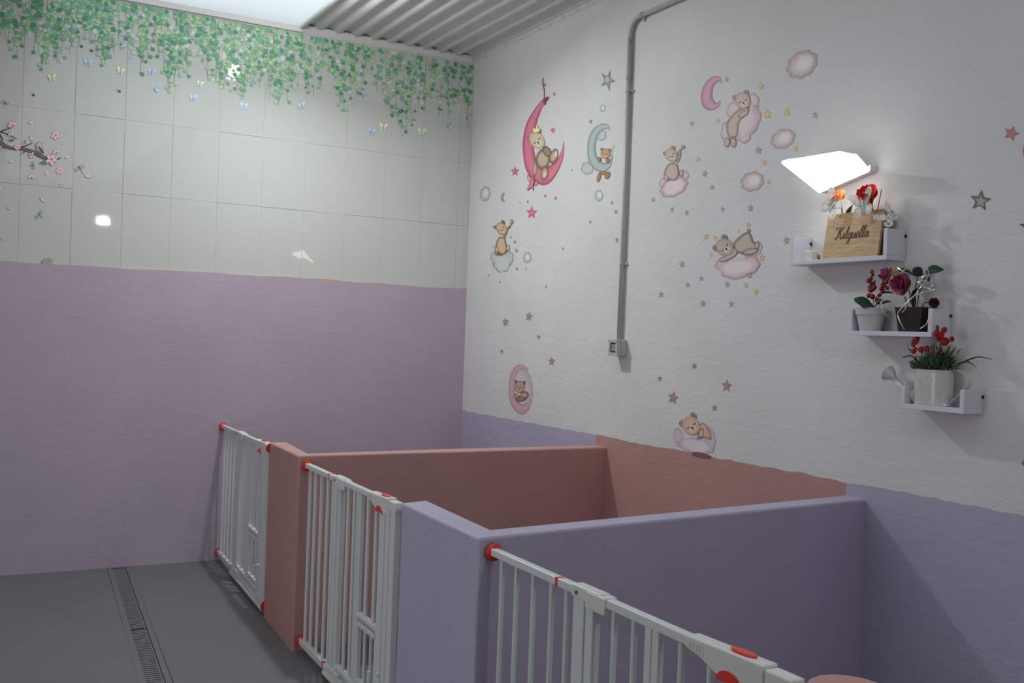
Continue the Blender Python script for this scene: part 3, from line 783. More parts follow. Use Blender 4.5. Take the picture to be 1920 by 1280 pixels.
# bear asleep, bottom up, on middle cloud
t = sticker('cloud_bear_sticker', 'printed bear sleeping face down, bottom up, on a pink cloud left of the top shelf', 1385, 480)
a = A8()
for q in ((930, 280, 45, 62, 20), (660, 420, 60, 50, 20), (760, 470, 110, 55, 0), (880, 410, 80, 70, -30)):
    a.cloud(*q, CPK, CPKR, 6)
a.cloud(780, 430, 150, 66, -8, prt(178, 165, 167), prt(165, 140, 148), 9, .5)
a.build('cloud', t)
b = A8(); b.k = 7; GB, GBD, GBL = prt(128, 114, 104), prt(80, 66, 62), prt(150, 138, 126)
b.ell(868, 142, 14, 20, 10, GB, GBD)
b.poly([(748, 240), (790, 190), (850, 150), (885, 165), (905, 220), (945, 260), (940, 300), (880, 335), (800, 320), (760, 300)], GBL, GBD, 26)
b.ell(935, 255, 20, 30, 10, GBL, GBD); b.ell(880, 305, 70, 26, -12, GBL, GBD)
b.poly([(650, 350), (700, 330), (740, 280), (772, 290), (770, 330), (720, 365), (660, 388), (630, 375)], GBL, GBD, 10)
b.bear_head(676, 270, 74, -48, GB, GBD, GBL, 0.90)
b.build('bear', t)

# bear on a cloud above the pink paint
t = sticker('cloud_bear_sticker', 'printed rosy bear dozing on a cloud at the edge of the pink paint', 1302, 812)
a = A3()
a.cloud(420, 930, 50, 105, -10, prt(165, 148, 156), prt(145, 120, 132), 8); a.cloud(760, 940, 60, 130, -12, prt(165, 148, 156), prt(145, 120, 132), 8)
a.cloud(610, 1020, 200, 80, 12, prt(172, 162, 166), prt(150, 128, 138), 9, .3)
a.cloud(670, 1125, 110, 28, 12, prt(100, 66, 68), prt(92, 58, 62), 6)
a.build('cloud', t)
b = A3(); b.k = 5; SB, SBD, SBL = prt(160, 122, 106), prt(96, 58, 54), prt(172, 142, 122)
b.poly([(655, 790), (700, 775), (745, 830), (775, 900), (770, 955), (700, 930), (650, 945), (620, 940)], SBL, SBD, 20)
b.ell(668, 880, 30, 55, 10, SBL, SBD)
b.bear_head(556, 800, 104, -32, SB, SBD, SBL, 0.90)
b.build('bear', t)

# lone crescents and clouds
def one(name, label, cx, cy, fn, group=None, A=A7):
    a = A(); fn(a); o = a.build(name); tag(o, label, 'wall sticker', group); return o
one('moon_sticker', 'mauve-pink crescent moon sticker above the wand bears, right of the conduit', 0, 0, lambda a: a.cres([(545, 342), (538, 305), (505, 292), (460, 312), (420, 365), (406, 430), (415, 490), (455, 522), (505, 512), (533, 480), (536, 455)], [(525, 328), (500, 345), (482, 390), (484, 440), (508, 472)], prt(160, 108, 128), prt(118, 66, 90)))
one('moon_sticker', 'tiny grey crescent moon sticker under the bright pink crescent', 0, 0, lambda a: a.cres([(312, 935), (300, 928), (286, 942), (281, 965), (292, 986), (310, 988)], [(302, 942), (296, 958), (300, 976)], prt(120, 126, 128), prt(70, 76, 80)), None, A5)
CL = [(A7, 1080, 215, 112, 82, -38, 'large pink cloud sticker high above the lamp', CPK, CPKR, 9), (A7, 953, 712, 84, 62, -25, 'pink cloud sticker just above the lamp on its left', CPK, CPKR, 8), (A7, 748, 996, 78, 64, -20, 'pink cloud sticker below and left of the lamp', CPK, CPKR, 8),
      (A5, 176, 936, 34, 50, 8, 'grey oval cloud sticker nearest the room corner', CGR, CGRR, 7), (A5, 961, 366, 18, 25, 15, 'small grey cloud sticker under the big grey star', CGR, CGRR, 6), (A5, 934, 948, 27, 38, 0, 'grey cloud sticker below the bear on the grey crescent', CGR, CGRR, 7), (A6, 411, 265, 24, 33, 5, 'grey cloud sticker right of the bear on the grey cloud', CGR, CGRR, 7)]
for A, x, y, rx, ry, rot, lab, c1, c2, nb in CL:
    one('cloud_sticker', lab, 0, 0, lambda a: (a.cloud(x, y, rx, ry, rot, c1, c2, nb, x * .1), a.cloud(x + rx * .12, y - ry * .1, rx * .62, ry * .6, rot, mix(c1, prt(185, 180, 180), .6), c1, nb - 2)), None, A)

# stars: (art frame, x, y, r, rot, colours, label, group)
SPK, SPKD = prt(160, 130, 140), prt(122, 88, 102)
SOR, SORD = prt(208, 165, 90), prt(165, 112, 48)
SHP = prt(178, 92, 116); SHPD = prt(150, 55, 88)
SGR, SGRD = prt(132, 136, 134), prt(88, 94, 96)
SDR, SDRD = prt(142, 112, 108), prt(122, 90, 90)
DOT, DOTD = prt(125, 128, 130), prt(100, 104, 108)
def stars(A, group, label, lst, c1, c2, sx=.85, inner=.45):
    ORD = ['highest', 'second highest', 'third highest', 'fourth highest', 'fifth highest', 'sixth highest', 'seventh highest', 'eighth highest', 'ninth highest', 'tenth highest', 'eleventh highest', 'twelfth highest']
    order = sorted([i for i in lst if len(i) == 3], key=lambda i: -A().w(i[0], i[1]).z)
    for it in lst:
        x, y, r = it[:3]
        if len(it) > 3: lab = it[3]
        else:
            k = order.index(it); lab = ('lowest' if k == len(order) - 1 else ORD[k]) + ' of the ' + label
        a = A(); a.star(x, y, r, ru(-14, 14), c1, c2, sx, 1.0, inner)
        tag(a.build('star_sticker'), lab, 'wall sticker', group if len(it) <= 3 else group)
stars(A5, 'bright pink stars round the reclining bear', 'small bright pink star stickers beside the reclining bear', [(575, 210, 14), (637, 272, 16), (628, 512, 24), (577, 950, 15), (645, 964, 17)], SHP, SHPD)
stars(A5, 'bright pink stars round the reclining bear', '', [(375, 787, 36, 'larger bright pink star sticker left of the reclining bear'), (487, 1062, 46, 'largest bright pink star sticker, below the reclining bear')], SHP, SHPD)
a = A5(); a.star(993, 180, 68, 22, SGR, SGRD, .8, 1.1, .38); a.star(990, 175, 30, 22, prt(155, 158, 156), SGR, .8, 1.1, .5); tag(a.build('star_sticker'), 'big grey watercolour star sticker left of the conduit top', 'wall sticker')
a = Art(0, -.0012, ST); a.star(1838, 376, 21, 8, prt(118, 122, 118), prt(62, 66, 64), 1.0, 1.0, .45); a.star(1839, 378, 12, 8, prt(135, 138, 134), prt(118, 122, 118)); tag(a.build('star_sticker'), 'large grey star sticker right of the top shelf', 'wall sticker')
a = Art(0, -.0012, ST); a.star(1896, 250, 16, 20, prt(150, 95, 100), prt(140, 84, 92)); tag(a.build('star_sticker'), 'dusky red star sticker near the right edge of the view', 'wall sticker')
a = Art(0, -.0012, ST); a.star(1928, 424, 17, -6, prt(105, 110, 106), prt(60, 64, 62)); tag(a.build('star_sticker'), 'grey star sticker cut by the right edge of the view', 'wall sticker')
a = Art(0, -.0012, ST); a.poly([(1930, 262), (1919, 275), (1918, 287), (1924, 300), (1950, 310), (1990, 300), (1980, 270)], prt(165, 95, 110), prt(150, 75, 95), 3); tag(a.build('moon_sticker'), 'pink crescent sticker just entering at the right edge', 'wall sticker')
a = Art(0, -.0012, ST); a.cloud(1945, 868, 28, 18, 0, prt(150, 110, 120), prt(110, 85, 95), 7); tag(a.build('cloud_sticker'), 'pink-grey cloud sticker at the right edge below the shelves', 'wall sticker')
stars(A7, 'orange stars left of the lamp', 'small orange star stickers on the wall left of the lamp', [(805, 358, 28), (850, 547, 36), (981, 533, 32), (515, 587, 22), (385, 849, 22), (1040, 776, 24), (830, 871, 22), (858, 1000, 20)], SOR, SORD, .8)
stars(A8, 'orange stars round the bottom-up bear', 'orange star stickers around the bottom-up sleeping bear', [(529, 185, 28), (600, 198, 27), (868, 92, 25), (789, 143, 14), (570, 329, 20), (978, 353, 30), (849, 575, 27), (930, 628, 29)], SOR, SORD, .8)
stars(A7, 'mauve stars left of the lamp', 'small mauve star stickers left of the lamp', [(578, 316, 21), (345, 610, 22), (1168, 554, 26), (790, 789, 29), (432, 945, 26), (482, 1034, 21), (88, 1117, 20), (214, 1182, 20), (311, 1205, 21), (551, 1182, 20), (737, 1174, 28)], SPK, SPKD, .8)
stars(A8, 'mauve stars round the bottom-up bear', 'mauve star stickers below or beside the bottom-up bear', [(1172, 217, 38), (336, 405, 32), (489, 520, 26), (380, 570, 26), (169, 648, 30), (503, 720, 33), (730, 724, 30), (698, 568, 27), (880, 495, 32)], SPK, SPKD, .8)
stars(A6, 'dusty stars above the curled bear', 'dusty pink star stickers above the curled bear', [(281, 652, 31), (422, 618, 34), (480, 742, 19), (258, 828, 17), (558, 888, 31)], SDR, SDRD, .72)
stars(A3, 'dusty stars above the dozing bear', 'dusty pink star stickers above the lowest dozing bear', [(593, 152, 42), (215, 288, 38), (360, 498, 78), (945, 368, 74), (812, 608, 42)], SDR, SDRD, .8)
stars(A5, 'tiny grey stars left of the conduit', 'tiny grey star stickers between the pink crescent and conduit', [(880, 455, 17), (755, 778, 9), (460, 988, 12), (410, 997, 7), (1022, 996, 14), (1049, 1056, 17), (877, 1123, 12), (1055, 1243, 18), (375, 1256, 14), (348, 1226, 9), (229, 1157, 9)], DOT, DOTD, .72, .6)
stars(A6, 'tiny grey stars below the wand bear', 'tiny grey star stickers around the wand bear on grey cloud', [(347, 223, 14), (348, 332, 12), (404, 332, 7), (181, 371, 8), (248, 411, 9), (525, 439, 11), (625, 211, 11), (206, 197, 8)], DOT, DOTD, .72, .6)
a = A8(); a.line([(455, 275), (490, 235), (528, 190)], [1.5, 4], SOR); a.line([(535, 405), (550, 370), (568, 335)], [1.5, 4], SOR); tag(a.build('star_trail_sticker'), 'two thin orange star trails left of the bottom-up bear', 'wall sticker')

# ---- ivy border on the tiles
GR = [prt(72, 128, 86, 158), prt(50, 108, 76, 158), prt(112, 152, 98, 158), prt(88, 140, 112, 158), prt(140, 164, 118, 158)]
PALE = [prt(150, 160, 164, 158), prt(140, 128, 148, 158), prt(138, 158, 150, 158), prt(150, 162, 142, 158)]
prof = [(-400, 90), (-300, 110), (-200, 70), (-100, 100), (-30, 80), (0, 70), (25, 115), (50, 60), (80, 138), (100, 118), (112, 108), (125, 118), (150, 78), (175, 88), (192, 138), (215, 105), (240, 78), (260, 140), (285, 92), (318, 175), (345, 152), (365, 82), (395, 158), (420, 170), (442, 178), (465, 192), (475, 150), (485, 168), (515, 208), (540, 190), (560, 152), (592, 198), (612, 142), (635, 218), (660, 182), (672, 192), (690, 130), (705, 172), (722, 205), (752, 250), (766, 252), (785, 205), (802, 215), (815, 160), (828, 238), (850, 208), (865, 192), (880, 242)]
def bottom(x):
    for i in range(len(prof) - 1):
        if prof[i][0] <= x <= prof[i + 1][0]:
            t = (x - prof[i][0]) / (prof[i + 1][0] - prof[i][0]); return prof[i][1] * (1 - t) + prof[i + 1][1] * t
    return 200
IVY = [(0, -1.0), (.22, -.45), (.75, -.55), (.5, -.05), (.95, .35), (.38, .35), (.12, .62), (-.12, .62), (-.38, .35), (-.95, .35), (-.5, -.05), (-.75, -.55), (-.22, -.45)]
iv = MB(); YI = -0.0052
def ivy_leaf(X, Z, r, rot, col, dark, y):
    c, q = math.cos(rot), math.sin(rot); vs = [(X, y - .0001, Z)]
    for u, v in IVY: vs.append((X + (u * c - v * q) * r, y, Z + (u * q + v * c) * r))
    n = len(IVY); iv.add(vs, [(0, 1 + (i + 1) % n, 1 + i) for i in range(n)], [col] + [dark] * n)
def wire(pts, wd, col, y):
    vs = []
    for i, (X, Z) in enumerate(pts): vs += [(X - wd, y, Z), (X + wd, y, Z)]
    iv.add(vs, [(2 * i, 2 * i + 1, 2 * i + 3, 2 * i + 2) for i in range(len(pts) - 1)], col)
px = -330.0; sidx = 0
while px < 884:
    b = bottom(px) + ru(-14, 4); W = on(px, b, 1, 0); ztop = 3.437; zb_ = W.z; X = min(W.x, -0.035)
    ph, am = ru(0, 6), ru(.006, .02); pts = []
    L = max(.08, ztop - zb_); nseg = int(L / .03) + 1
    for k in range(nseg + 1):
        z = ztop - L * k / nseg; pts.append((min(-0.012, X + am * math.sin(ph + z * 9)), z))
    wire(pts, 0.0009, prt(96, 100, 84, 165), YI + .0002)
    for k, (xx, z) in enumerate(pts):
        fr = k / nseg
        for rep_ in range(2 if fr < .75 else 1):
            if rnd() < (.66 if fr < .7 else .66):
                pale = rnd() < .20
                col = random.choice(PALE if pale else GR); r = ru(.016, .025) * (1 if fr < .85 else .75)
                lx = min(-r * .9 - .003, xx + ru(-.022, .022)); lz = min(z + ru(-.015, .015), ztop - r * .7)
                ivy_leaf(lx, lz, r, ru(-.9, .9) + (math.pi if rnd() < .65 else 0), col, mix(col, GR[1], .5) if not pale else mix(col, PALE[2], .4), YI - .00003 * (sidx % 9) - (0 if pale else .0003))
    sidx += 1; px += ru(7.5, 10.5) * (1.15 if px > 560 else 1)
tag(iv.build('ivy_sticker', M_TPRINT), 'long border sticker of hanging green ivy along the top of the white tiles', 'wall sticker')

# butterflies printed among the ivy
def TA(): return Art(1, -0.0052, .0001)
def bfly(x, y, r, rot, c1, c2, lab, side=False):
    a = TA(); q = math.radians(rot)
    def T(u, v): return (x + (u * math.cos(q) - v * math.sin(q)) * r, y + (u * math.sin(q) + v * math.cos(q)) * r)
    for s in ((1,) if side else (1, -1)):
        a.poly([T(0, 0), T(s * .35, -.75), T(s * .95, -.8), T(s * .9, -.15), T(s * .3, .05)], c1, c2, r * .12)
        a.poly([T(0, .05), T(s * .6, .1), T(s * .7, .5), T(s * .3, .75)], c2, c1, r * .1)
    a.line([T(0, -.35), T(0, .5)], r * .13, prt(70, 90, 100))
    tag(a.build('butterfly_sticker', None, M_TPRINT), lab, 'wall sticker', 'printed butterflies below the ivy')
BL, BL2, YE = prt(140, 168, 182, 165), prt(108, 145, 165, 165), prt(190, 190, 115, 165)
BF = [(94, 86, 9, 25, 0), (98, 146, 8, -10, 1), (165, 118, 9, 5, 2), (228, 84, 9, -30, 0), (226, 133, 8, 15, 1), (284, 135, 8, 5, 2), (290, 169, 9, -35, 0), (375, 157, 7, 15, 1), (362, 184, 8, 4, 2), (457, 199, 8, 8, 2), (566, 199, 8, -15, 2), (681, 180, 9, 10, 0), (696, 247, 8, 15, 2), (719, 238, 8, 5, 1), (791, 247, 8, 5, 1), (840, 237, 9, -15, 0)]
for x, y, r, rot, kind in BF:
    c1, c2 = ((BL2, BL), (YE, BL), (prt(150, 165, 182, 165), prt(128, 146, 172, 165)))[kind]
    same = sorted(b_[0] for b_ in BF if b_[4] == kind); k = same.index(x)
    nth = 'leftmost' if k == 0 else 'rightmost' if k == len(same) - 1 else ('second', 'third', 'fourth', 'fifth')[k - 1] + ' from the left'
    bfly(x, y, r, rot, c1, c2, nth + ' of the ' + ('blue folded-wing', 'yellow and blue', 'pale open-winged')[kind] + ' printed butterflies below the ivy', kind == 0)
def bee(x, y, lab):
    a = TA(); a.ell(x, y, 3, 2.2, 40, prt(70, 66, 40, 165), INK); a.ell(x - 2.5, y - 3, 2.6, 1.6, -40, prt(130, 150, 140, 165), prt(110, 125, 120, 165)); tag(a.build('bee_sticker', None, M_TPRINT), lab, 'wall sticker', 'printed bees on the tiles')
for x, y, w_ in ((153, 87, 'leftmost high one, at a tile joint'), (224, 171, 'above the branch, beyond the blossoms'), (754, 207, 'between ivy strands near the corner'), (172, 95, 'right beside another, under the ivy'), (63, 178, 'lowest one, above the branch')): bee(x, y, 'tiny dark printed bee, ' + w_)

# cherry branch with bird
t = thing('blossom_branch_sticker', 'printed brown cherry branch with pink blossoms and a small bird, left edge', 'wall sticker', on(55, 275, 1, -.005))
BR, BRD = prt(92, 72, 68, 165), prt(48, 34, 36, 165); BP, BPD = prt(200, 158, 172, 165), prt(148, 84, 106, 165)
def TC(k=0): a = Art(1, -0.0052, .0001, .25, 0, 200); a.k = k; return a
a = TC()
a.poly([(-60, 235), (0, 250), (40, 278), (90, 300), (150, 302), (230, 318), (300, 350), (350, 380), (345, 400), (290, 378), (220, 345), (150, 325), (90, 322), (30, 305), (-10, 280), (-60, 265)], BR, BRD, 5)
a.line([(-20, 200), (30, 175), (82, 160)], [12, 5], BRD); a.line([(10, 190), (70, 212), (128, 242)], [8, 4], BRD); a.line([(0, 205), (22, 255)], [9, 8], BRD)
a.line([(160, 305), (200, 290), (245, 272)], [12, 5], BRD); a.line([(350, 392), (410, 400), (458, 382)], [22, 5], BRD)
a.build('branch', t, M_TPRINT)
def blossom(a, x, y, r, n=5, rot=0, half=False):
    for i in range(n):
        q = math.radians(rot) + (math.pi if half else 2 * math.pi) * i / n
        a.ell(x + r * .55 * math.cos(q), y + r * .55 * math.sin(q), r * .52, r * .34, math.degrees(q), BP, BPD, r * .14, 12)
    a.ell(x, y, r * .2, r * .2, 0, BPD, prt(120, 50, 75, 165), None, 8)
for x, y, r, n, rot, h in ((95, 142, 36, 4, 180, True), (130, 302, 26, 5, 20, False), (385, 395, 44, 5, 10, False), (425, 346, 28, 4, 180, True), (238, 362, 24, 4, 30, False), (80, 195, 26, 3, 0, True)):
    a = TC(30); blossom(a, x, y, r, n, rot, h); a.build('blossom', t, M_TPRINT)
LG, LGD = prt(84, 110, 84, 165), prt(48, 66, 52, 165)
a = TC(50)
for x, y, rx, rot in ((90, 250, 20, 10), (188, 265, 14, 70), (175, 345, 14, -40), (320, 415, 20, -30), (335, 425, 18, 50), (25, 310, 12, 30)): a.ell(x, y, rx, rx * .42, rot, LG, LGD, 3, 10)
a.build('leaf', t, M_TPRINT)
a = TC(60)
a.poly([(290, 262), (278, 268), (272, 290), (280, 325), (300, 338), (328, 350), (322, 320), (316, 285), (302, 266)], prt(168, 140, 148, 165), prt(96, 84, 90, 165), 7)
a.poly([(285, 300), (300, 300), (322, 330), (328, 352), (300, 330)], prt(70, 74, 72, 165), prt(40, 44, 44, 165), 3); a.ell(283, 275, 2.5, 2.5, 0, INK, INK, None, 8)
a.line([(310, 340), (322, 352)], 5, BRD); a.build('bird', t, M_TPRINT)
for x, y, r, n, rot, lab in ((418, 214, 36, 5, 20, 'open pale pink printed blossom above the branch'), (448, 478, 30, 6, 0, 'deep pink printed blossom below the branch tip'), (238, 534, 32, 4, 200, 'half open printed blossom under the branch'), (470, 586, 22, 3, 150, 'small drooping printed blossom beside the tile joint'), (72, 750, 22, 3, 90, 'tiny dusty pink printed blossom on the lower tile')):
    a = TC(); blossom(a, x, y, r, n, rot, n < 5); tag(a.build('blossom_sticker', None, M_TPRINT), lab, 'wall sticker')
for x, y, rot, w_ in ((238, 115, -20, 'highest of all'), (236, 235, 75, 'above the bird'), (510, 377, -15, 'right of the branch tip'), (88, 410, -5, 'under the branch at left'), (352, 490, -60, 'between two blossoms below the branch'), (660, 520, 12, 'farthest right, beside the large dragonfly'), (320, 697, 50, 'above the low green dragonfly'), (-2, 612, 80, 'cut by the left edge')):
    a = TC(); a.ell(x, y, 25, 11, rot, BP, BPD, 4, 14); tag(a.build('petal_sticker', None, M_TPRINT), 'single pink printed petal on the tiles, ' + w_, 'wall sticker', 'falling petals round the branch')
def dfly(x, y, r, rot, lab, col=prt(60, 84, 66, 165)):
    a = TC(); q = math.radians(rot)
    def T(u, v): return (x + (u * math.cos(q) - v * math.sin(q)) * r, y + (u * math.sin(q) + v * math.cos(q)) * r)
    for s in (1, -1):
        for v, an in ((-.25, -18), (.05, 16)):
            X, Y = T(s * .5, v); a.ell(X, Y, r * .5, r * .13, rot + s * an, mix(col, prt(190, 185, 185), .45), col, 2, 10)
    a.line([T(0, -.5), T(.05, 1.2)], [r * .16, r * .05], col)
    tag(a.build('dragonfly_sticker', None, M_TPRINT), lab, 'wall sticker')
dfly(245, 440, 30, 82, 'green printed dragonfly right under the branch'); dfly(598, 462, 44, -30, 'largest brown printed dragonfly right of the branch', prt(110, 70, 62, 165))
dfly(296, 812, 38, -48, 'dark green printed dragonfly low on the tiles'); dfly(40, -28, 30, 25, 'brown printed dragonfly above the branch', prt(100, 68, 58, 165)); dfly(8, 985, 30, 20, 'pale printed dragonfly at the far left bottom tile', prt(140, 140, 138, 165))

# ------------------------------------------------------------------ shelves
def shelf(name_label, y0, y1, z0, z1, D=0.105, t=0.018):
    s = thing('wall_shelf', name_label, 'shelf', (-D / 2, (y0 + y1) / 2, z0), 'white U-shaped wall shelves')
    MB().box((-D, y1, z0), (-0.001, y0, z0 + t)).build('shelf_board', M_SHELF, s, bevel=0.001)
    for a, b in ((y0 - t, y0), (y1, y1 + t)): MB().box((-D, a, z0 + t + .0003), (-0.001, b, z1)).build('side_panel', M_SHELF, s, bevel=0.001)
    for yy in (y1 - 0.004, y0 - t - 0.005): MB().box((-0.010, yy + .001, z1 - 0.030), (0, yy + .004, z1 - 0.018)).build('hanging_bracket', M_SCREW, s)
    return s
shelf('longest white U-shaped shelf, the top one, holding the wooden box', -3.335, -3.848, 1.846, 1.968)
shelf('middle white U-shaped shelf holding two potted flowers', -3.672, -4.066, 1.553, 1.658)
shelf('shortest white U-shaped shelf, the lowest, holding the watering can', -3.940, -4.212, 1.284, 1.368)

# wooden box with engraved name
M_WOOD = bpy.data.materials.new('pale_oak'); M_WOOD.use_nodes = True
nt = M_WOOD.node_tree; b = nt.nodes['Principled BSDF']; b.inputs['Roughness'].default_value = 0.5
tc = nt.nodes.new('ShaderNodeTexCoord'); mp = nt.nodes.new('ShaderNodeMapping'); mp.inputs['Scale'].default_value = (9, 5, 60)
nz = nt.nodes.new('ShaderNodeTexNoise'); nz.inputs['Scale'].default_value = 3.0; nz.inputs['Detail'].default_value = 6
cr = nt.nodes.new('ShaderNodeValToRGB'); cr.color_ramp.elements[0].position = .3; cr.color_ramp.elements[0].color = (0.40, 0.24, 0.115, 1); cr.color_ramp.elements[1].position = .7; cr.color_ramp.elements[1].color = (0.60, 0.40, 0.22, 1)
nt.links.new(tc.outputs['Object'], mp.inputs[0]); nt.links.new(mp.outputs[0], nz.inputs['Vector']); nt.links.new(nz.outputs['Fac'], cr.inputs[0]); nt.links.new(cr.outputs[0], b.inputs['Base Color'])
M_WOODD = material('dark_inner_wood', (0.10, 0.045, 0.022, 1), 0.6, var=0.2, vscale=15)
bx_ = thing('wooden_box', 'pale wooden box engraved with a name, leaning on the top shelf', 'box', (-0.06, -3.655, 1.864))
BY0, BY1, BZ0, BZ1 = -3.512, -3.799, 1.8642, 2.049
LEAN = 0.028
def bp(x, y, z): return (x + LEAN * (z - BZ0) / (BZ1 - BZ0), y, z)
def slab(x0, x1, y0, y1, z0, z1):
    m = MB(); vs = [bp(x, y, z) for z in (z0, z1) for (x, y) in ((x0, y0), (x1, y0), (x1, y1), (x0, y1))]
    return m.add(vs, [(0, 3, 2, 1), (4, 5, 6, 7), (0, 1, 5, 4), (1, 2, 6, 5), (2, 3, 7, 6), (3, 0, 4, 7)])
slab(-.100, -.088, BY0, BY1, BZ0, BZ1).build('front_board', M_WOOD, bx_, bevel=.0015)
slab(-.0875, -.036, BY0 - .001, BY0 - .011, BZ0, BZ1 - .004).build('side_board', M_WOOD, bx_, bevel=.001)
slab(-.0875, -.036, BY1 + .011, BY1 + .001, BZ0, BZ1 - .004).build('side_board', M_WOODD, bx_, bevel=.001)
slab(-.0875, -.036, BY0 - .0115, BY1 + .0115, BZ0 + .001, BZ0 + .009).build('bottom_board', M_WOOD, bx_)
slab(-.0355, -.029, BY0, BY1, BZ0, BZ1 - .012).build('back_board', M_WOOD, bx_, bevel=.001)
# engraved script, drawn stroke by stroke: (pen path in letter units, advance)
GL = {
 'K': ([[(.30, 1.0), (.12, 1.02), (.02, .9), (.10, .82)], [(.62, 1.02), (.48, .9), (.40, .5), (.26, .08), (.08, -.02), (0, .1)], [(1.05, .98), (.92, 1.0), (.70, .74), (.44, .52)], [(.46, .54), (.62, .48), (.68, .2), (.80, .0), (.98, .12)]], .93),
 'i': ([[(.02, .12), (.16, .30), (.22, .48), (.16, .2), (.18, .02), (.32, .06), (.42, .2)], [(.30, .68), (.31, .71)]], .34),
 'l': ([[(0, .12), (.18, .38), (.40, .82), (.40, 1.0), (.30, .98), (.20, .6), (.12, .2), (.16, .02), (.30, .06), (.40, .2)]], .34),
 'g': ([[(.46, .42), (.34, .50), (.14, .40), (.08, .14), (.18, .02), (.34, .12), (.46, .42)], [(.50, .50), (.40, .1), (.30, -.34), (.12, -.44), (.04, -.30), (.24, -.06), (.56, .18)]], .50),
 'u': ([[(.0, .18), (.12, .46), (.10, .14), (.20, .0), (.36, .16), (.46, .48)], [(.46, .48), (.40, .14), (.48, .0), (.62, .18)]], .56),
 'e': ([[(0, .16), (.20, .22), (.36, .36), (.28, .50), (.12, .38), (.08, .14), (.20, .0), (.38, .08), (.46, .2)]], .40),
 'a': ([[(.44, .42), (.32, .50), (.12, .38), (.08, .12), (.18, .02), (.34, .14), (.46, .46)], [(.48, .50), (.40, .12), (.48, .0), (.62, .16)]], .5)}
mt = MB(); penx = 0.0; total = sum(GL[ch][1] for ch in 'Kilguella'); wid = 0.172; sc_ = wid / total
TY = BY0 - .054; TZb = 1.943
M_ENG = material('burnt_engraving', (0.14, 0.07, 0.035, 1), 0.8, var=.1)
for ch in 'Kilguella':
    for st_ in GL[ch][0]:
        pts = smooth_poly(st_, False, 6); lay = []
        for i, (u, v) in enumerate(pts):
            a0 = pts[max(0, i - 1)]; a1 = pts[min(len(pts) - 1, i + 1)]; dx, dy = a1[0] - a0[0], a1[1] - a0[1]; l = math.hypot(dx, dy) or 1
            wdt = (0.045 + 0.055 * max(0, -dy / l)) if len(st_) > 2 else .07
            for sd in (-1, 1):
                uu, vv = u - dy / l * wdt * sd + v * .10, v + dx / l * wdt * sd
                z = TZb + vv * .047; q = bp(-.1004, TY - (penx + uu) * sc_, z); lay.append(q)
        mt.add(lay, [(2 * i, 2 * i + 1, 2 * i + 3, 2 * i + 2) for i in range(len(pts) - 1)])
    penx += GL[ch][1]
tag(mt.build('engraved_lettering', M_ENG, bx_), 'brown script lettering burnt into the front')

# ---- petals, leaves, roses
def leaf_mb(m, base, tip, wd, normal, curl=.15, n=5, col=None):
    base, tip = Vector(base), Vector(tip); ax = tip - base; nn = Vector(normal).normalized(); sd = ax.cross(nn).normalized()
    vs = []
    for i in range(n + 1):
        t = i / n; w = wd * math.sin(math.pi * (t ** .8)) ** .8 if 0 < t < 1 else 0.0006
        c = base + ax * t + nn * (curl * ax.length * math.sin(math.pi * t) * .5)
        vs += [c - sd * w + nn * w * .25, c, c + sd * w + nn * w * .25]
    fs = []
    for i in range(n): fs += [(3 * i, 3 * i + 1, 3 * i + 4, 3 * i + 3), (3 * i + 1, 3 * i + 2, 3 * i + 5, 3 * i + 4)]
    m.add(vs, fs, col)
def petal(m, c, d, up, size, width, cup, col):
    d, up = Vector(d).normalized(), Vector(up).normalized(); sd = d.cross(up).normalized(); vs = []; cs = []
    for i in range(5):
        t = i / 4
        for j in range(5):
            s = (j - 2) / 2; w = width * (.35 + .65 * math.sin(math.pi * min(1, t * .62 + .12)))
            p = Vector(c) + d * (size * t * (1 - .13 * s * s * t)) + up * (cup * size * (t ** 1.5) - .25 * size * t * t * (1 if t > .7 else 0) * .4) + sd * (w * s) + up * (.32 * w * s * s)
            vs.append(p); cs.append(mix(col[0], col[1], min(1, t * .8 + .25 * abs(s))))
    m.add(vs, [(i * 5 + j, i * 5 + j + 1, (i + 1) * 5 + j + 1, (i + 1) * 5 + j) for i in range(4) for j in range(4)], cs)
M_PETAL = material('silk_petal', (1, 1, 1, 1), 0.55, attr=True, trans=0.1)
M_LEAFD = material('dark_fabric_leaf', (0.013, 0.038, 0.02, 1), 0.6, spec=.2, var=.3, vscale=30, bump=.2, bscale=90)
M_STEM = material('green_stem', (0.05, 0.09, 0.03, 1), 0.6, var=.2)
def rose(c, face, r, inner, outer, name='rose_flower', parent=None):
    m = MB(); c = Vector(c); fz = Vector(face).normalized(); u = fz.cross(Vector((0, 0, 1))).normalized(); v = fz.cross(u).normalized()
    for ring, (n, sz, wd, cup, off) in enumerate(((3, .45, .30, 2.4, .25), (4, .60, .38, 1.5, .18), (5, .82, .46, .85, .08), (6, 1.0, .52, .35, 0))):
        for i in range(n):
            a = 2 * math.pi * i / n + ring * .7; d = u * math.cos(a) + v * math.sin(a)
            cc = (mix(inner, outer, ring / 3), mix(inner, outer, min(1, ring / 3 + .35)))
            petal(m, c + fz * (off * r) + d * (.05 * r), d, fz, r * sz * .92, r * wd, cup, cc)
    m.sphere(c + fz * r * .3, r * .22, 8, 6, col=inner)
    return m.build(name, M_PETAL, parent, smooth=True)

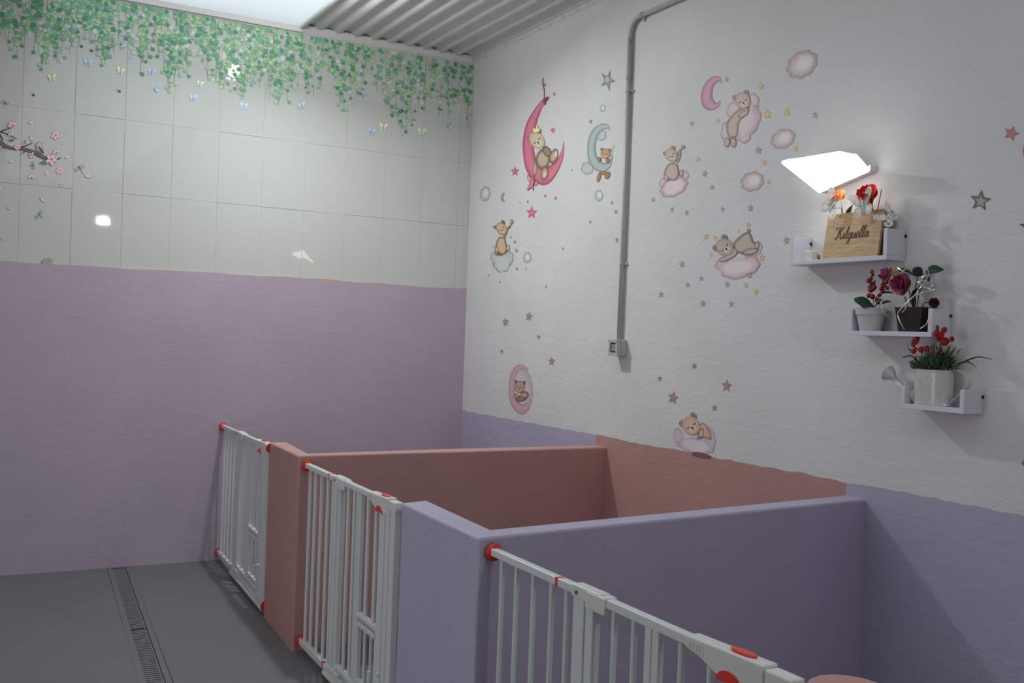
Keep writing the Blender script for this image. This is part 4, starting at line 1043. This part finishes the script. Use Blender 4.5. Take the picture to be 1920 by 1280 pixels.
# flowers standing in the box
t = thing('orange_rose', 'orange artificial rose behind the wooden box under the lamp', 'flower', (-.055, -3.61, 2.05))
c = on(1577, 374, 0, -.062); rose(c, (-1, .2, .35), .040, (0.85, 0.16, 0.03, 1), (0.95, 0.50, 0.14, 1), 'rose_head', t)
m = MB(); m.tube([(-.05, c.y - .01, 1.885), (-.05, c.y - .008, 1.98), (c.x, c.y, c.z)], .0025, 6); m.build('stem', M_STEM, t)
m = MB(); q = on(1594, 398, 0, -.05); leaf_mb(m, (q.x, q.y + .012, q.z - .04), (q.x, q.y - .012, q.z + .03), .018, (-1, .2, .1)); leaf_mb(m, (q.x, q.y - .005, q.z - .04), (q.x, q.y - .035, q.z - .005), .012, (-1, .2, .3)); m.build('leaf', M_LEAFD, t, solid=.0006)
t = thing('red_rose', 'red artificial rose with a dark stalk, rising behind the wooden box', 'flower', (-.055, -3.73, 2.05))
c = on(1634, 368, 0, -.062); rose(c, (-1, .1, .25), .048, (0.42, 0.008, 0.006, 1), (0.80, 0.03, 0.02, 1), 'rose_head', t)
c2 = on(1612, 380, 0, -.05); rose(c2, (-1, .3, .3), .022, (0.5, 0.03, 0.04, 1), (0.85, 0.22, 0.22, 1), 'rosebud', t)
m = MB(); q0, q1 = on(1653, 355, 0, -.05), on(1646, 391, 0, -.05)
m.tube([(-.05, c.y - .005, 1.885), (-.05, c.y - .005, 2.0), (c.x, c.y, c.z)], .0028, 6); m.tube([q0, q1, (-.05, q1.y + .01, 1.89)], .0018, 6); m.build('stem', M_STEM, t)

# white filigree butterflies
M_FIL = material('white_metal_filigree', (0.82, 0.80, 0.76, 1), 0.35, metal=0.05, var=.08, vscale=60)
def butterfly(px_, py_, x, size, roll, fold, label, yawd=0):
    c = on(px_, py_, 0, x); t = thing('butterfly_ornament', label, 'ornament', c, 'white filigree butterflies round the wooden box')
    rr = math.radians(roll)
    def L(u, v, s):  # u outwards, v up, in wing plane
        f = math.radians(fold if s > 0 else fold + yawd)
        lx = -math.sin(f) * u; ly = -s * math.cos(f) * u; lz = v
        y2 = ly * math.cos(rr) - lz * math.sin(rr); z2 = ly * math.sin(rr) + lz * math.cos(rr)
        return (c.x + lx * size, c.y + y2 * size, c.z + z2 * size)
    for s in (-1, 1):
        for nm, outl in (('upper_wing', [(0.02, .05), (.18, .55), (.50, .95), (.85, 1.05), (.98, .85), (.86, .50), (.55, .18), (.2, .02)]), ('lower_wing', [(.02, 0), (.30, .02), (.66, -.05), (.80, -.32), (.62, -.62), (.34, -.68), (.14, -.35)])):
            m = MB(); o_ = smooth_poly(outl, True, 3); n = len(o_); cu = sum(p[0] for p in o_) / n; cv = sum(p[1] for p in o_) / n
            vs = [L(p[0], p[1], s) for p in o_] + [L(cu + (p[0] - cu) * .78, cv + (p[1] - cv) * .78, s) for p in o_]
            m.add(vs, [(i, (i + 1) % n, n + (i + 1) % n, n + i) for i in range(n)])
            for k in range(2, n - 1, 2):
                p = o_[k]; dx, dy = p[0], p[1]; l = math.hypot(dx, dy) or 1; w = .032
                m.add([L(-dy / l * w, dx / l * w, s), L(dy / l * w, -dx / l * w, s), L(p[0] + dy / l * w, p[1] - dx / l * w, s), L(p[0] - dy / l * w, p[1] + dx / l * w, s)], [(0, 1, 2, 3)])
            for sc2 in (.62,):
                vs = [L(cu + (p[0] - cu) * sc2, cv + (p[1] - cv) * sc2, s) for p in o_] + [L(cu + (p[0] - cu) * (sc2 - .14), cv + (p[1] - cv) * (sc2 - .14), s) for p in o_]
                m.add(vs, [(i, (i + 1) % n, n + (i + 1) % n, n + i) for i in range(n)])
            m.build(nm, M_FIL, t, solid=.0012)
    m = MB(); m.tube([L(0, -.42, 1), L(0, -.1, 1), L(0, .3, 1), L(0, .42, 1)], [.03 * size, .07 * size, .06 * size, .03 * size], 8); m.build('body', M_FIL, t, smooth=True)
    m = MB()
    for s in (-1, 1): m.tube([L(0, .4, s), L(.14, .7, s), L(.28, .88, s)], .018 * size, 5)
    m.build('antenna', M_FIL, t)
    return t
butterfly(1560, 388, -.104, .060, 40, 8, 'white filigree butterfly at the left top corner of the wooden box')
butterfly(1618, 386, -.104, .060, -14, 6, 'white filigree butterfly in front of the red rose, above the wooden box')
butterfly(1671, 408, -.085, .050, -50, 25, 'white filigree butterfly at the right end of the wooden box', 15)
t = thing('candle', 'small white candle with a wax blossom beside the wooden box', 'candle', (-.075, -3.42, 1.864))
c = on(1520, 486, 0, -.08)
m = MB(); m.box((-.095, c.y - .022, 1.8642), (-.060, c.y + .022, 1.905)); m.build('wax_block', material('white_wax', (.75, .70, .68, 1), .4, trans=.2, var=.03), t, bevel=.003)
m = MB(); m.tube([(-.078, c.y, 1.905), (-.078, c.y, 1.912)], .001, 5); m.build('wick', M_PAD, t)
c = on(1530, 484, 0, -.09); rose((c.x, c.y - .012, 1.877), (-1, 0, .5), .013, (.8, .55, .45, 1), (.85, .72, .66, 1), 'wax_blossom', t)
t = thing('tiny_figurine', 'tiny dark figurine standing between candle and wooden box', 'ornament', (-.085, -3.486, 1.8642))
q = on(1536, 483, 0, -.09); m = MB(); m.tube([(q.x, q.y, 1.8642), (q.x, q.y, 1.874), (q.x, q.y, 1.879)], [.006, .004, .002], 8); m.sphere((q.x, q.y, 1.881), .004); m.build('body', M_PVCD, t)

# ---- middle shelf: white pot of holly and berries
Z2 = 1.5712
M_POTW = material('white_glazed_pot', (.62, .60, .61, 1), .35, var=.03); M_BERRY = material('red_berry', (.26, .008, .012, 1), .3, var=.2, vscale=50)
M_SOIL = material('potting_moss', (.03, .035, .02, 1), .9, var=.4, vscale=40, bump=.5)
t = thing('potted_berries', 'small white pot with red berries and holly leaves on the middle shelf', 'plant', (-.062, -3.745, Z2))
m = MB(); m.lathe((-.062, -3.745, Z2), [(.040, 0), (.053, .062), (.057, .064), (.061, .0915), (.056, .0915), (.052, .08)], 28, cap=False); m.lathe((-.062, -3.745, Z2), [(.0005, .0005), (.040, .0005)], 28, cap=False); m.build('pot', M_POTW, t, smooth=False)
m = MB(); m.lathe((-.062, -3.745, Z2), [(.0005, .084), (.054, .082)], 20, cap=False); m.build('moss', M_SOIL, t)
def hollyleaf(p0, p1, wd, nrm, nm='leaf'):
    m = MB(); p0, p1 = on(*p0), on(*p1); leaf_mb(m, p0, p1, wd, nrm, .2, 6)
    return m.build(nm, M_LEAFD, t, solid=.0007)
hollyleaf((1636, 575, 0, -.075), (1601, 560, 0, -.09), .020, (-.8, .2, .7)); hollyleaf((1640, 576, 0, -.09), (1612, 572, 0, -.12), .018, (-.9, .1, .6))
hollyleaf((1640, 576, 0, -.075), (1655, 562, 0, -.10), .016, (-.8, 0, .6)); hollyleaf((1648, 574, 0, -.075), (1671, 566, 0, -.085), .012, (-.7, 0, .8)); hollyleaf((1642, 558, 0, -.06), (1676, 550, 0, -.07), .013, (-.4, 0, 1)); hollyleaf((1640, 545, 0, -.05), (1641, 524, 0, -.05), .008, (-1, 0, .2))
for path, rb in ((((1640, 576), (1634, 550), (1634, 510)), [(1635, 509, 3.2), (1636, 515, 3), (1633, 522, 3.4), (1629, 526, 4), (1634, 531, 3.6), (1631, 539, 4), (1633, 543, 5), (1638, 541, 4), (1629, 554, 4), (1636, 556, 4.5), (1640, 538, 3.5)]), (((1642, 576), (1650, 550), (1663, 528)), [(1663, 529, 3), (1656, 533, 4), (1653, 541, 4), (1664, 540, 3.2), (1655, 546, 3.5), (1649, 553, 3.4), (1644, 562, 4), (1659, 536, 3), (1647, 566, 4)])):
    m = MB(); m.tube([on(*p, 0, -.066) for p in path], .0014, 5); m.build('stem', M_STEM, t)
    for x, y, r in rb:
        m = MB(); m.sphere(on(x, y, 0, -.066 - ru(0, .012)), r * .0024, 10, 7); m.build('berry', M_BERRY, t, smooth=True)

# dark square pot with roses
t = thing('potted_roses', 'dark brown square pot with magenta and yellow roses and silver ribbon', 'plant', (-.062, -3.950, Z2))
def frustum(m, c, z0, z1, a0, b0, a1, b1):
    vs = [(c[0] + sx * a, c[1] + sy * b, z) for z, a, b in ((z0, a0, b0), (z1, a1, b1)) for sx, sy in ((-1, -1), (1, -1), (1, 1), (-1, 1))]
    return m.add(vs, [(0, 3, 2, 1), (0, 1, 5, 4), (1, 2, 6, 5), (2, 3, 7, 6), (3, 0, 4, 7)])
M_POTD = material('dark_brown_pot', (.018, .008, .009, 1), .4, var=.1)
m = MB(); frustum(m, (-.060, -3.957), Z2, Z2 + .092, .036, .046, .042, .062); m.build('pot', M_POTD, t, solid=.003)
m = MB(); frustum(m, (-.060, -3.957), Z2 + .075, Z2 + .083, .037, .056, .038, .057); m.f.append((4, 5, 6, 7)); m.build('moss', M_SOIL, t)
MAG, MAG2, YEL = (.27, .004, .10, 1), (.38, .02, .17, 1), (.34, .26, .07, 1)
c = on(1697, 534, 0, -.095); rose(c, (-1, .15, .12), .046, MAG, mix(MAG2, YEL, .28), 'rose_flower', t)
c1 = on(1671, 517, 0, -.075); rose(c1, (-.55, .8, .25), .036, MAG2, mix(MAG2, YEL, .2), 'rose_flower', t)
c3 = on(1752, 567, 0, -.075); rose(c3, (-.8, -.4, -.2), .020, (.16, .006, .05, 1), (.05, .04, .03, 1), 'rosebud', t)
c4 = on(1683, 508, 0, -.07); m = MB(); leaf_mb(m, on(1684, 525, 0, -.07), on(1680, 499, 0, -.075), .018, (-1, .1, .1)); m.v = m.v; tag(m.build('petal', material('yellow_green_petal', (.40, .34, .09, 1), .6, var=.1), t, solid=.0006), 'yellowish green petal')
m = MB(); base = Vector((-.06, -3.95, Z2 + .08))
for q in (c, c1, c3, on(1718, 512, 0, -.05), on(1735, 510, 0, -.05), on(1712, 545, 0, -.06)):
    q = Vector(q); m.tube([base + Vector((0, (q.y - base.y) * .25, 0)), base.lerp(q, .5) + Vector((0, 0, .015)), q + Vector((.012, 0, 0))], .0022, 6)
m.build('stems', M_STEM, t)
for p0, p1, wd in (((1712, 505), (1731, 503), .0), ((1736, 508), (1770, 506), .019), ((1730, 516), (1712, 503), .020), ((1708, 562), (1722, 540), .012), ((1712, 575), (1716, 552), .022), ((1740, 530), (1746, 517), .010), ((1722, 545), (1732, 536), .013), ((1683, 512), (1697, 502), .006), ((1696, 508), (1712, 515), .010)):
    if wd: m = MB(); leaf_mb(m, on(*p0, 0, -.06), on(*p1, 0, -.075), wd, (-1, 0, .35), .12, 6); m.build('leaf', M_LEAFD, t, solid=.0007)
M_SIL = material('silver_ribbon', (.55, .53, .53, 1), .3, metal=.4, var=.05)
def ribbon(pts, wd=.0019):
    P = smooth_poly([tuple(on(x, y, 0, d)) for x, y, d in pts], False, 6); vs = []
    for i, p in enumerate(P):
        a = Vector(P[max(0, i - 1)]); b2 = Vector(P[min(len(P) - 1, i + 1)]); dr = (b2 - a).normalized(); sd = dr.cross(Vector((-1, .2 * math.sin(i * .4), .3 * math.cos(i * .3)))).normalized()
        vs += [Vector(p) - sd * wd, Vector(p) + sd * wd]
    m = MB(); m.add(vs, [(2 * i, 2 * i + 1, 2 * i + 3, 2 * i + 2) for i in range(len(P) - 1)]); m.build('ribbon_curl', M_SIL, t, solid=.0004)
ribbon([(1683, 502, -.14), (1696, 510, -.15), (1712, 518, -.13), (1722, 530, -.11), (1735, 538, -.10), (1750, 545, -.09)])
ribbon([(1720, 530, -.12), (1730, 526, -.12), (1742, 530, -.11), (1751, 542, -.10), (1740, 546, -.11), (1728, 548, -.12), (1718, 556, -.12)])
ribbon([(1738, 503, -.12), (1741, 512, -.12), (1736, 524, -.11), (1726, 538, -.11), (1716, 552, -.12), (1702, 565, -.125), (1688, 580, -.13), (1683, 590, -.125), (1690, 608, -.12), (1696, 618, -.115)], .0024)
ribbon([(1652, 566, -.11), (1655, 582, -.13), (1666, 594, -.12)]); ribbon([(1725, 616, -.112), (1736, 608, -.112), (1741, 598, -.112)])
ribbon([(1700, 548, -.13), (1694, 560, -.13), (1700, 572, -.12), (1692, 586, -.12)])
ribbon([(1728, 520, -.12), (1738, 516, -.12), (1747, 524, -.11), (1748, 536, -.11), (1738, 540, -.12), (1726, 536, -.12)])

# ---- lowest shelf: watering can planter
Z3 = 1.3022
M_ENAM = material('white_enamel', (.55, .56, .54, 1), .28, bump=.25, bscale=45, bdist=.003, coat=.3, var=.03)
t = thing('watering_can', 'white enamelled watering can with embossed side on the lowest shelf', 'watering can', (-.056, -4.045, Z3))
CX, CY = -.056, -4.045
m = MB(); m.lathe((CX, CY, Z3), [(.076, 0), (.0775, .004), (.0765, .008), (.0775, .122), (.079, .127), (.079, .131), (.0745, .131), (.0745, .02), (.0005, .02)], 36, sx=.62, sy=1.0, cap=False)
m.lathe((CX, CY, Z3), [(.0005, .0005), (.076, .0005)], 36, sx=.62, cap=False); m.build('body', M_ENAM, t, smooth=False)
s0, s1, s2 = Vector((CX, CY + .060, Z3 + .022)), on(1692, 727, 0, -.056), on(1677, 709, 0, -.056)
m = MB(); m.tube([s0, s0.lerp(s1, .55), s1, s2], [.026, .020, .013, .009], 16, cap=False); m.build('spout', M_ENAM, t, smooth=True, solid=.001)
r0, r1, r2 = on(1677, 709, 0, -.056), on(1671, 703, 0, -.056), on(1665, 699, 0, -.056)
m = MB(); m.tube([r0, r1, r2, r2 + (r2 - r1) * .04], [.010, .022, .032, .005], 20, cap=True); m.build('sprinkler_rose', M_ENAM, t, smooth=False)
hp = [on(x, y, 0, -.056) for x, y in ((1782, 697), (1795, 694), (1808, 699), (1816, 709), (1817, 721), (1808, 732), (1795, 745), (1783, 756))]
hp = [Vector(q) for q in smooth_poly([tuple(q) for q in hp], False, 4)]
m = MB(); vs = []
for i, p_ in enumerate(hp):
    vs += [(p_.x - .010, p_.y, p_.z), (p_.x + .010, p_.y, p_.z)]
m.add(vs, [(2 * i, 2 * i + 1, 2 * i + 3, 2 * i + 2) for i in range(len(hp) - 1)]); m.build('handle', M_ENAM, t, solid=.0026)
# embossed dots
for k in range(26):
    a = math.radians(ru(150, 235)); z = ru(.02, .11)
    m = MB(); m.sphere((CX + .0775 * .62 * math.cos(a), CY - .0775 * math.sin(a) * -1, Z3 + z), ru(.0014, .0026), 6, 4); m.build('embossed_dot', M_ENAM, t, smooth=True)
t = thing('carnation_plant', 'bushy green plant with small red carnations in the watering can', 'plant', (CX, CY, Z3 + .12))
M_GRASS = material('fine_green_leaves', (.035, .075, .03, 1), .55, var=.5, vscale=70)
fo = MB()
for k in range(620):
    a, rr_ = ru(0, 2 * math.pi), math.sqrt(rnd()); bx0 = Vector((CX + .038 * rr_ * math.cos(a), CY + .066 * rr_ * math.sin(a), Z3 + .115))
    yy = bx0.y - CY; hgt = .045 + .07 * (1 if yy < .02 else .55) * rnd() + (.035 if -.06 < yy < .0 else 0)
    tip = bx0 + Vector((ru(-.03, .02), yy * .45 + ru(-.02, .02), hgt * ru(.6, 1.15)))
    mid = bx0.lerp(tip, ru(.2, .6)); ln = ru(.02, .036); dr = (tip - bx0).normalized() + Vector((ru(-.7, .4), ru(-.8, .8), ru(-.3, .5)))
    leaf_mb(fo, mid, mid + dr.normalized() * ln, .0030, (-1, ru(-.3, .3), ru(0, .6)), .1, 2)
f_ = fo.build('foliage', M_GRASS, t); f_['kind'] = 'stuff'
st_ = MB()
for k in range(26):
    y_ = CY + ru(-.055, .055); q = Vector((CX + ru(-.02, .02), y_, Z3 + .12)); st_.tube([q, q + Vector((ru(-.02, .01), (y_ - CY) * .3 + ru(-.008, .008), ru(.05, .115)))], .001, 4)
f_ = st_.build('stem', M_STEM, t); f_['kind'] = 'stuff'
for pts in (((1790, 690), (1808, 678), (1835, 669), (1861, 674)), ((1795, 682), (1815, 678), (1830, 688)), ((1722, 676), (1708, 667), (1692, 670)), ((1712, 660), (1703, 652), (1702, 643)), ((1730, 662), (1712, 648), (1705, 640))):
    P = smooth_poly([tuple(on(x, y, 0, -.07)) for x, y in pts], False, 5); vs = []
    for i, p_ in enumerate(P):
        w = .0045 * (1 - i / len(P)) + .0006; vs += [(p_[0], p_[1], p_[2] - w), (p_[0] - .002, p_[1], p_[2] + w)]
    m = MB(); m.add(vs, [(2 * i, 2 * i + 1, 2 * i + 3, 2 * i + 2) for i in range(len(P) - 1)]); m.build('grass_blade', M_GRASS, t, solid=.0005)
RD = ((.36, .010, .012, 1), (.48, .022, .024, 1))
for x, y, r in ((1717, 640, .014), (1722, 635, .013), (1715, 646, .012), (1715, 659, .012), (1729, 656, .013), (1739, 654, .013), (1750, 660, .011), (1758, 626, .015), (1764, 634, .015), (1772, 641, .017), (1771, 619, .012), (1786, 636, .011), (1766, 628, .011)):
    c = on(x, y, 0, -.085 - ru(0, .02)); m = MB(); fz = Vector((-1, ru(-.4, .4), ru(.0, .5))).normalized(); u = fz.cross(Vector((0, 0, 1))).normalized(); v = fz.cross(u)
    for ring in range(2):
        for i in range(6):
            a = i * math.pi / 3 + ring * .5; petal(m, c + fz * (.002 * ring), u * math.cos(a) + v * math.sin(a), fz, r * (1 - .35 * ring), r * .5, .4 + .6 * ring, RD)
    m.build('carnation', M_PETAL, t, smooth=True)
m = MB(); q = on(1758, 614, 0, -.08); m.tube([on(1762, 640, 0, -.08), q], .0011, 5); m.sphere(q, .006, 6, 5, (1, 1, 1.7)); m.build('bud', M_STEM, t)
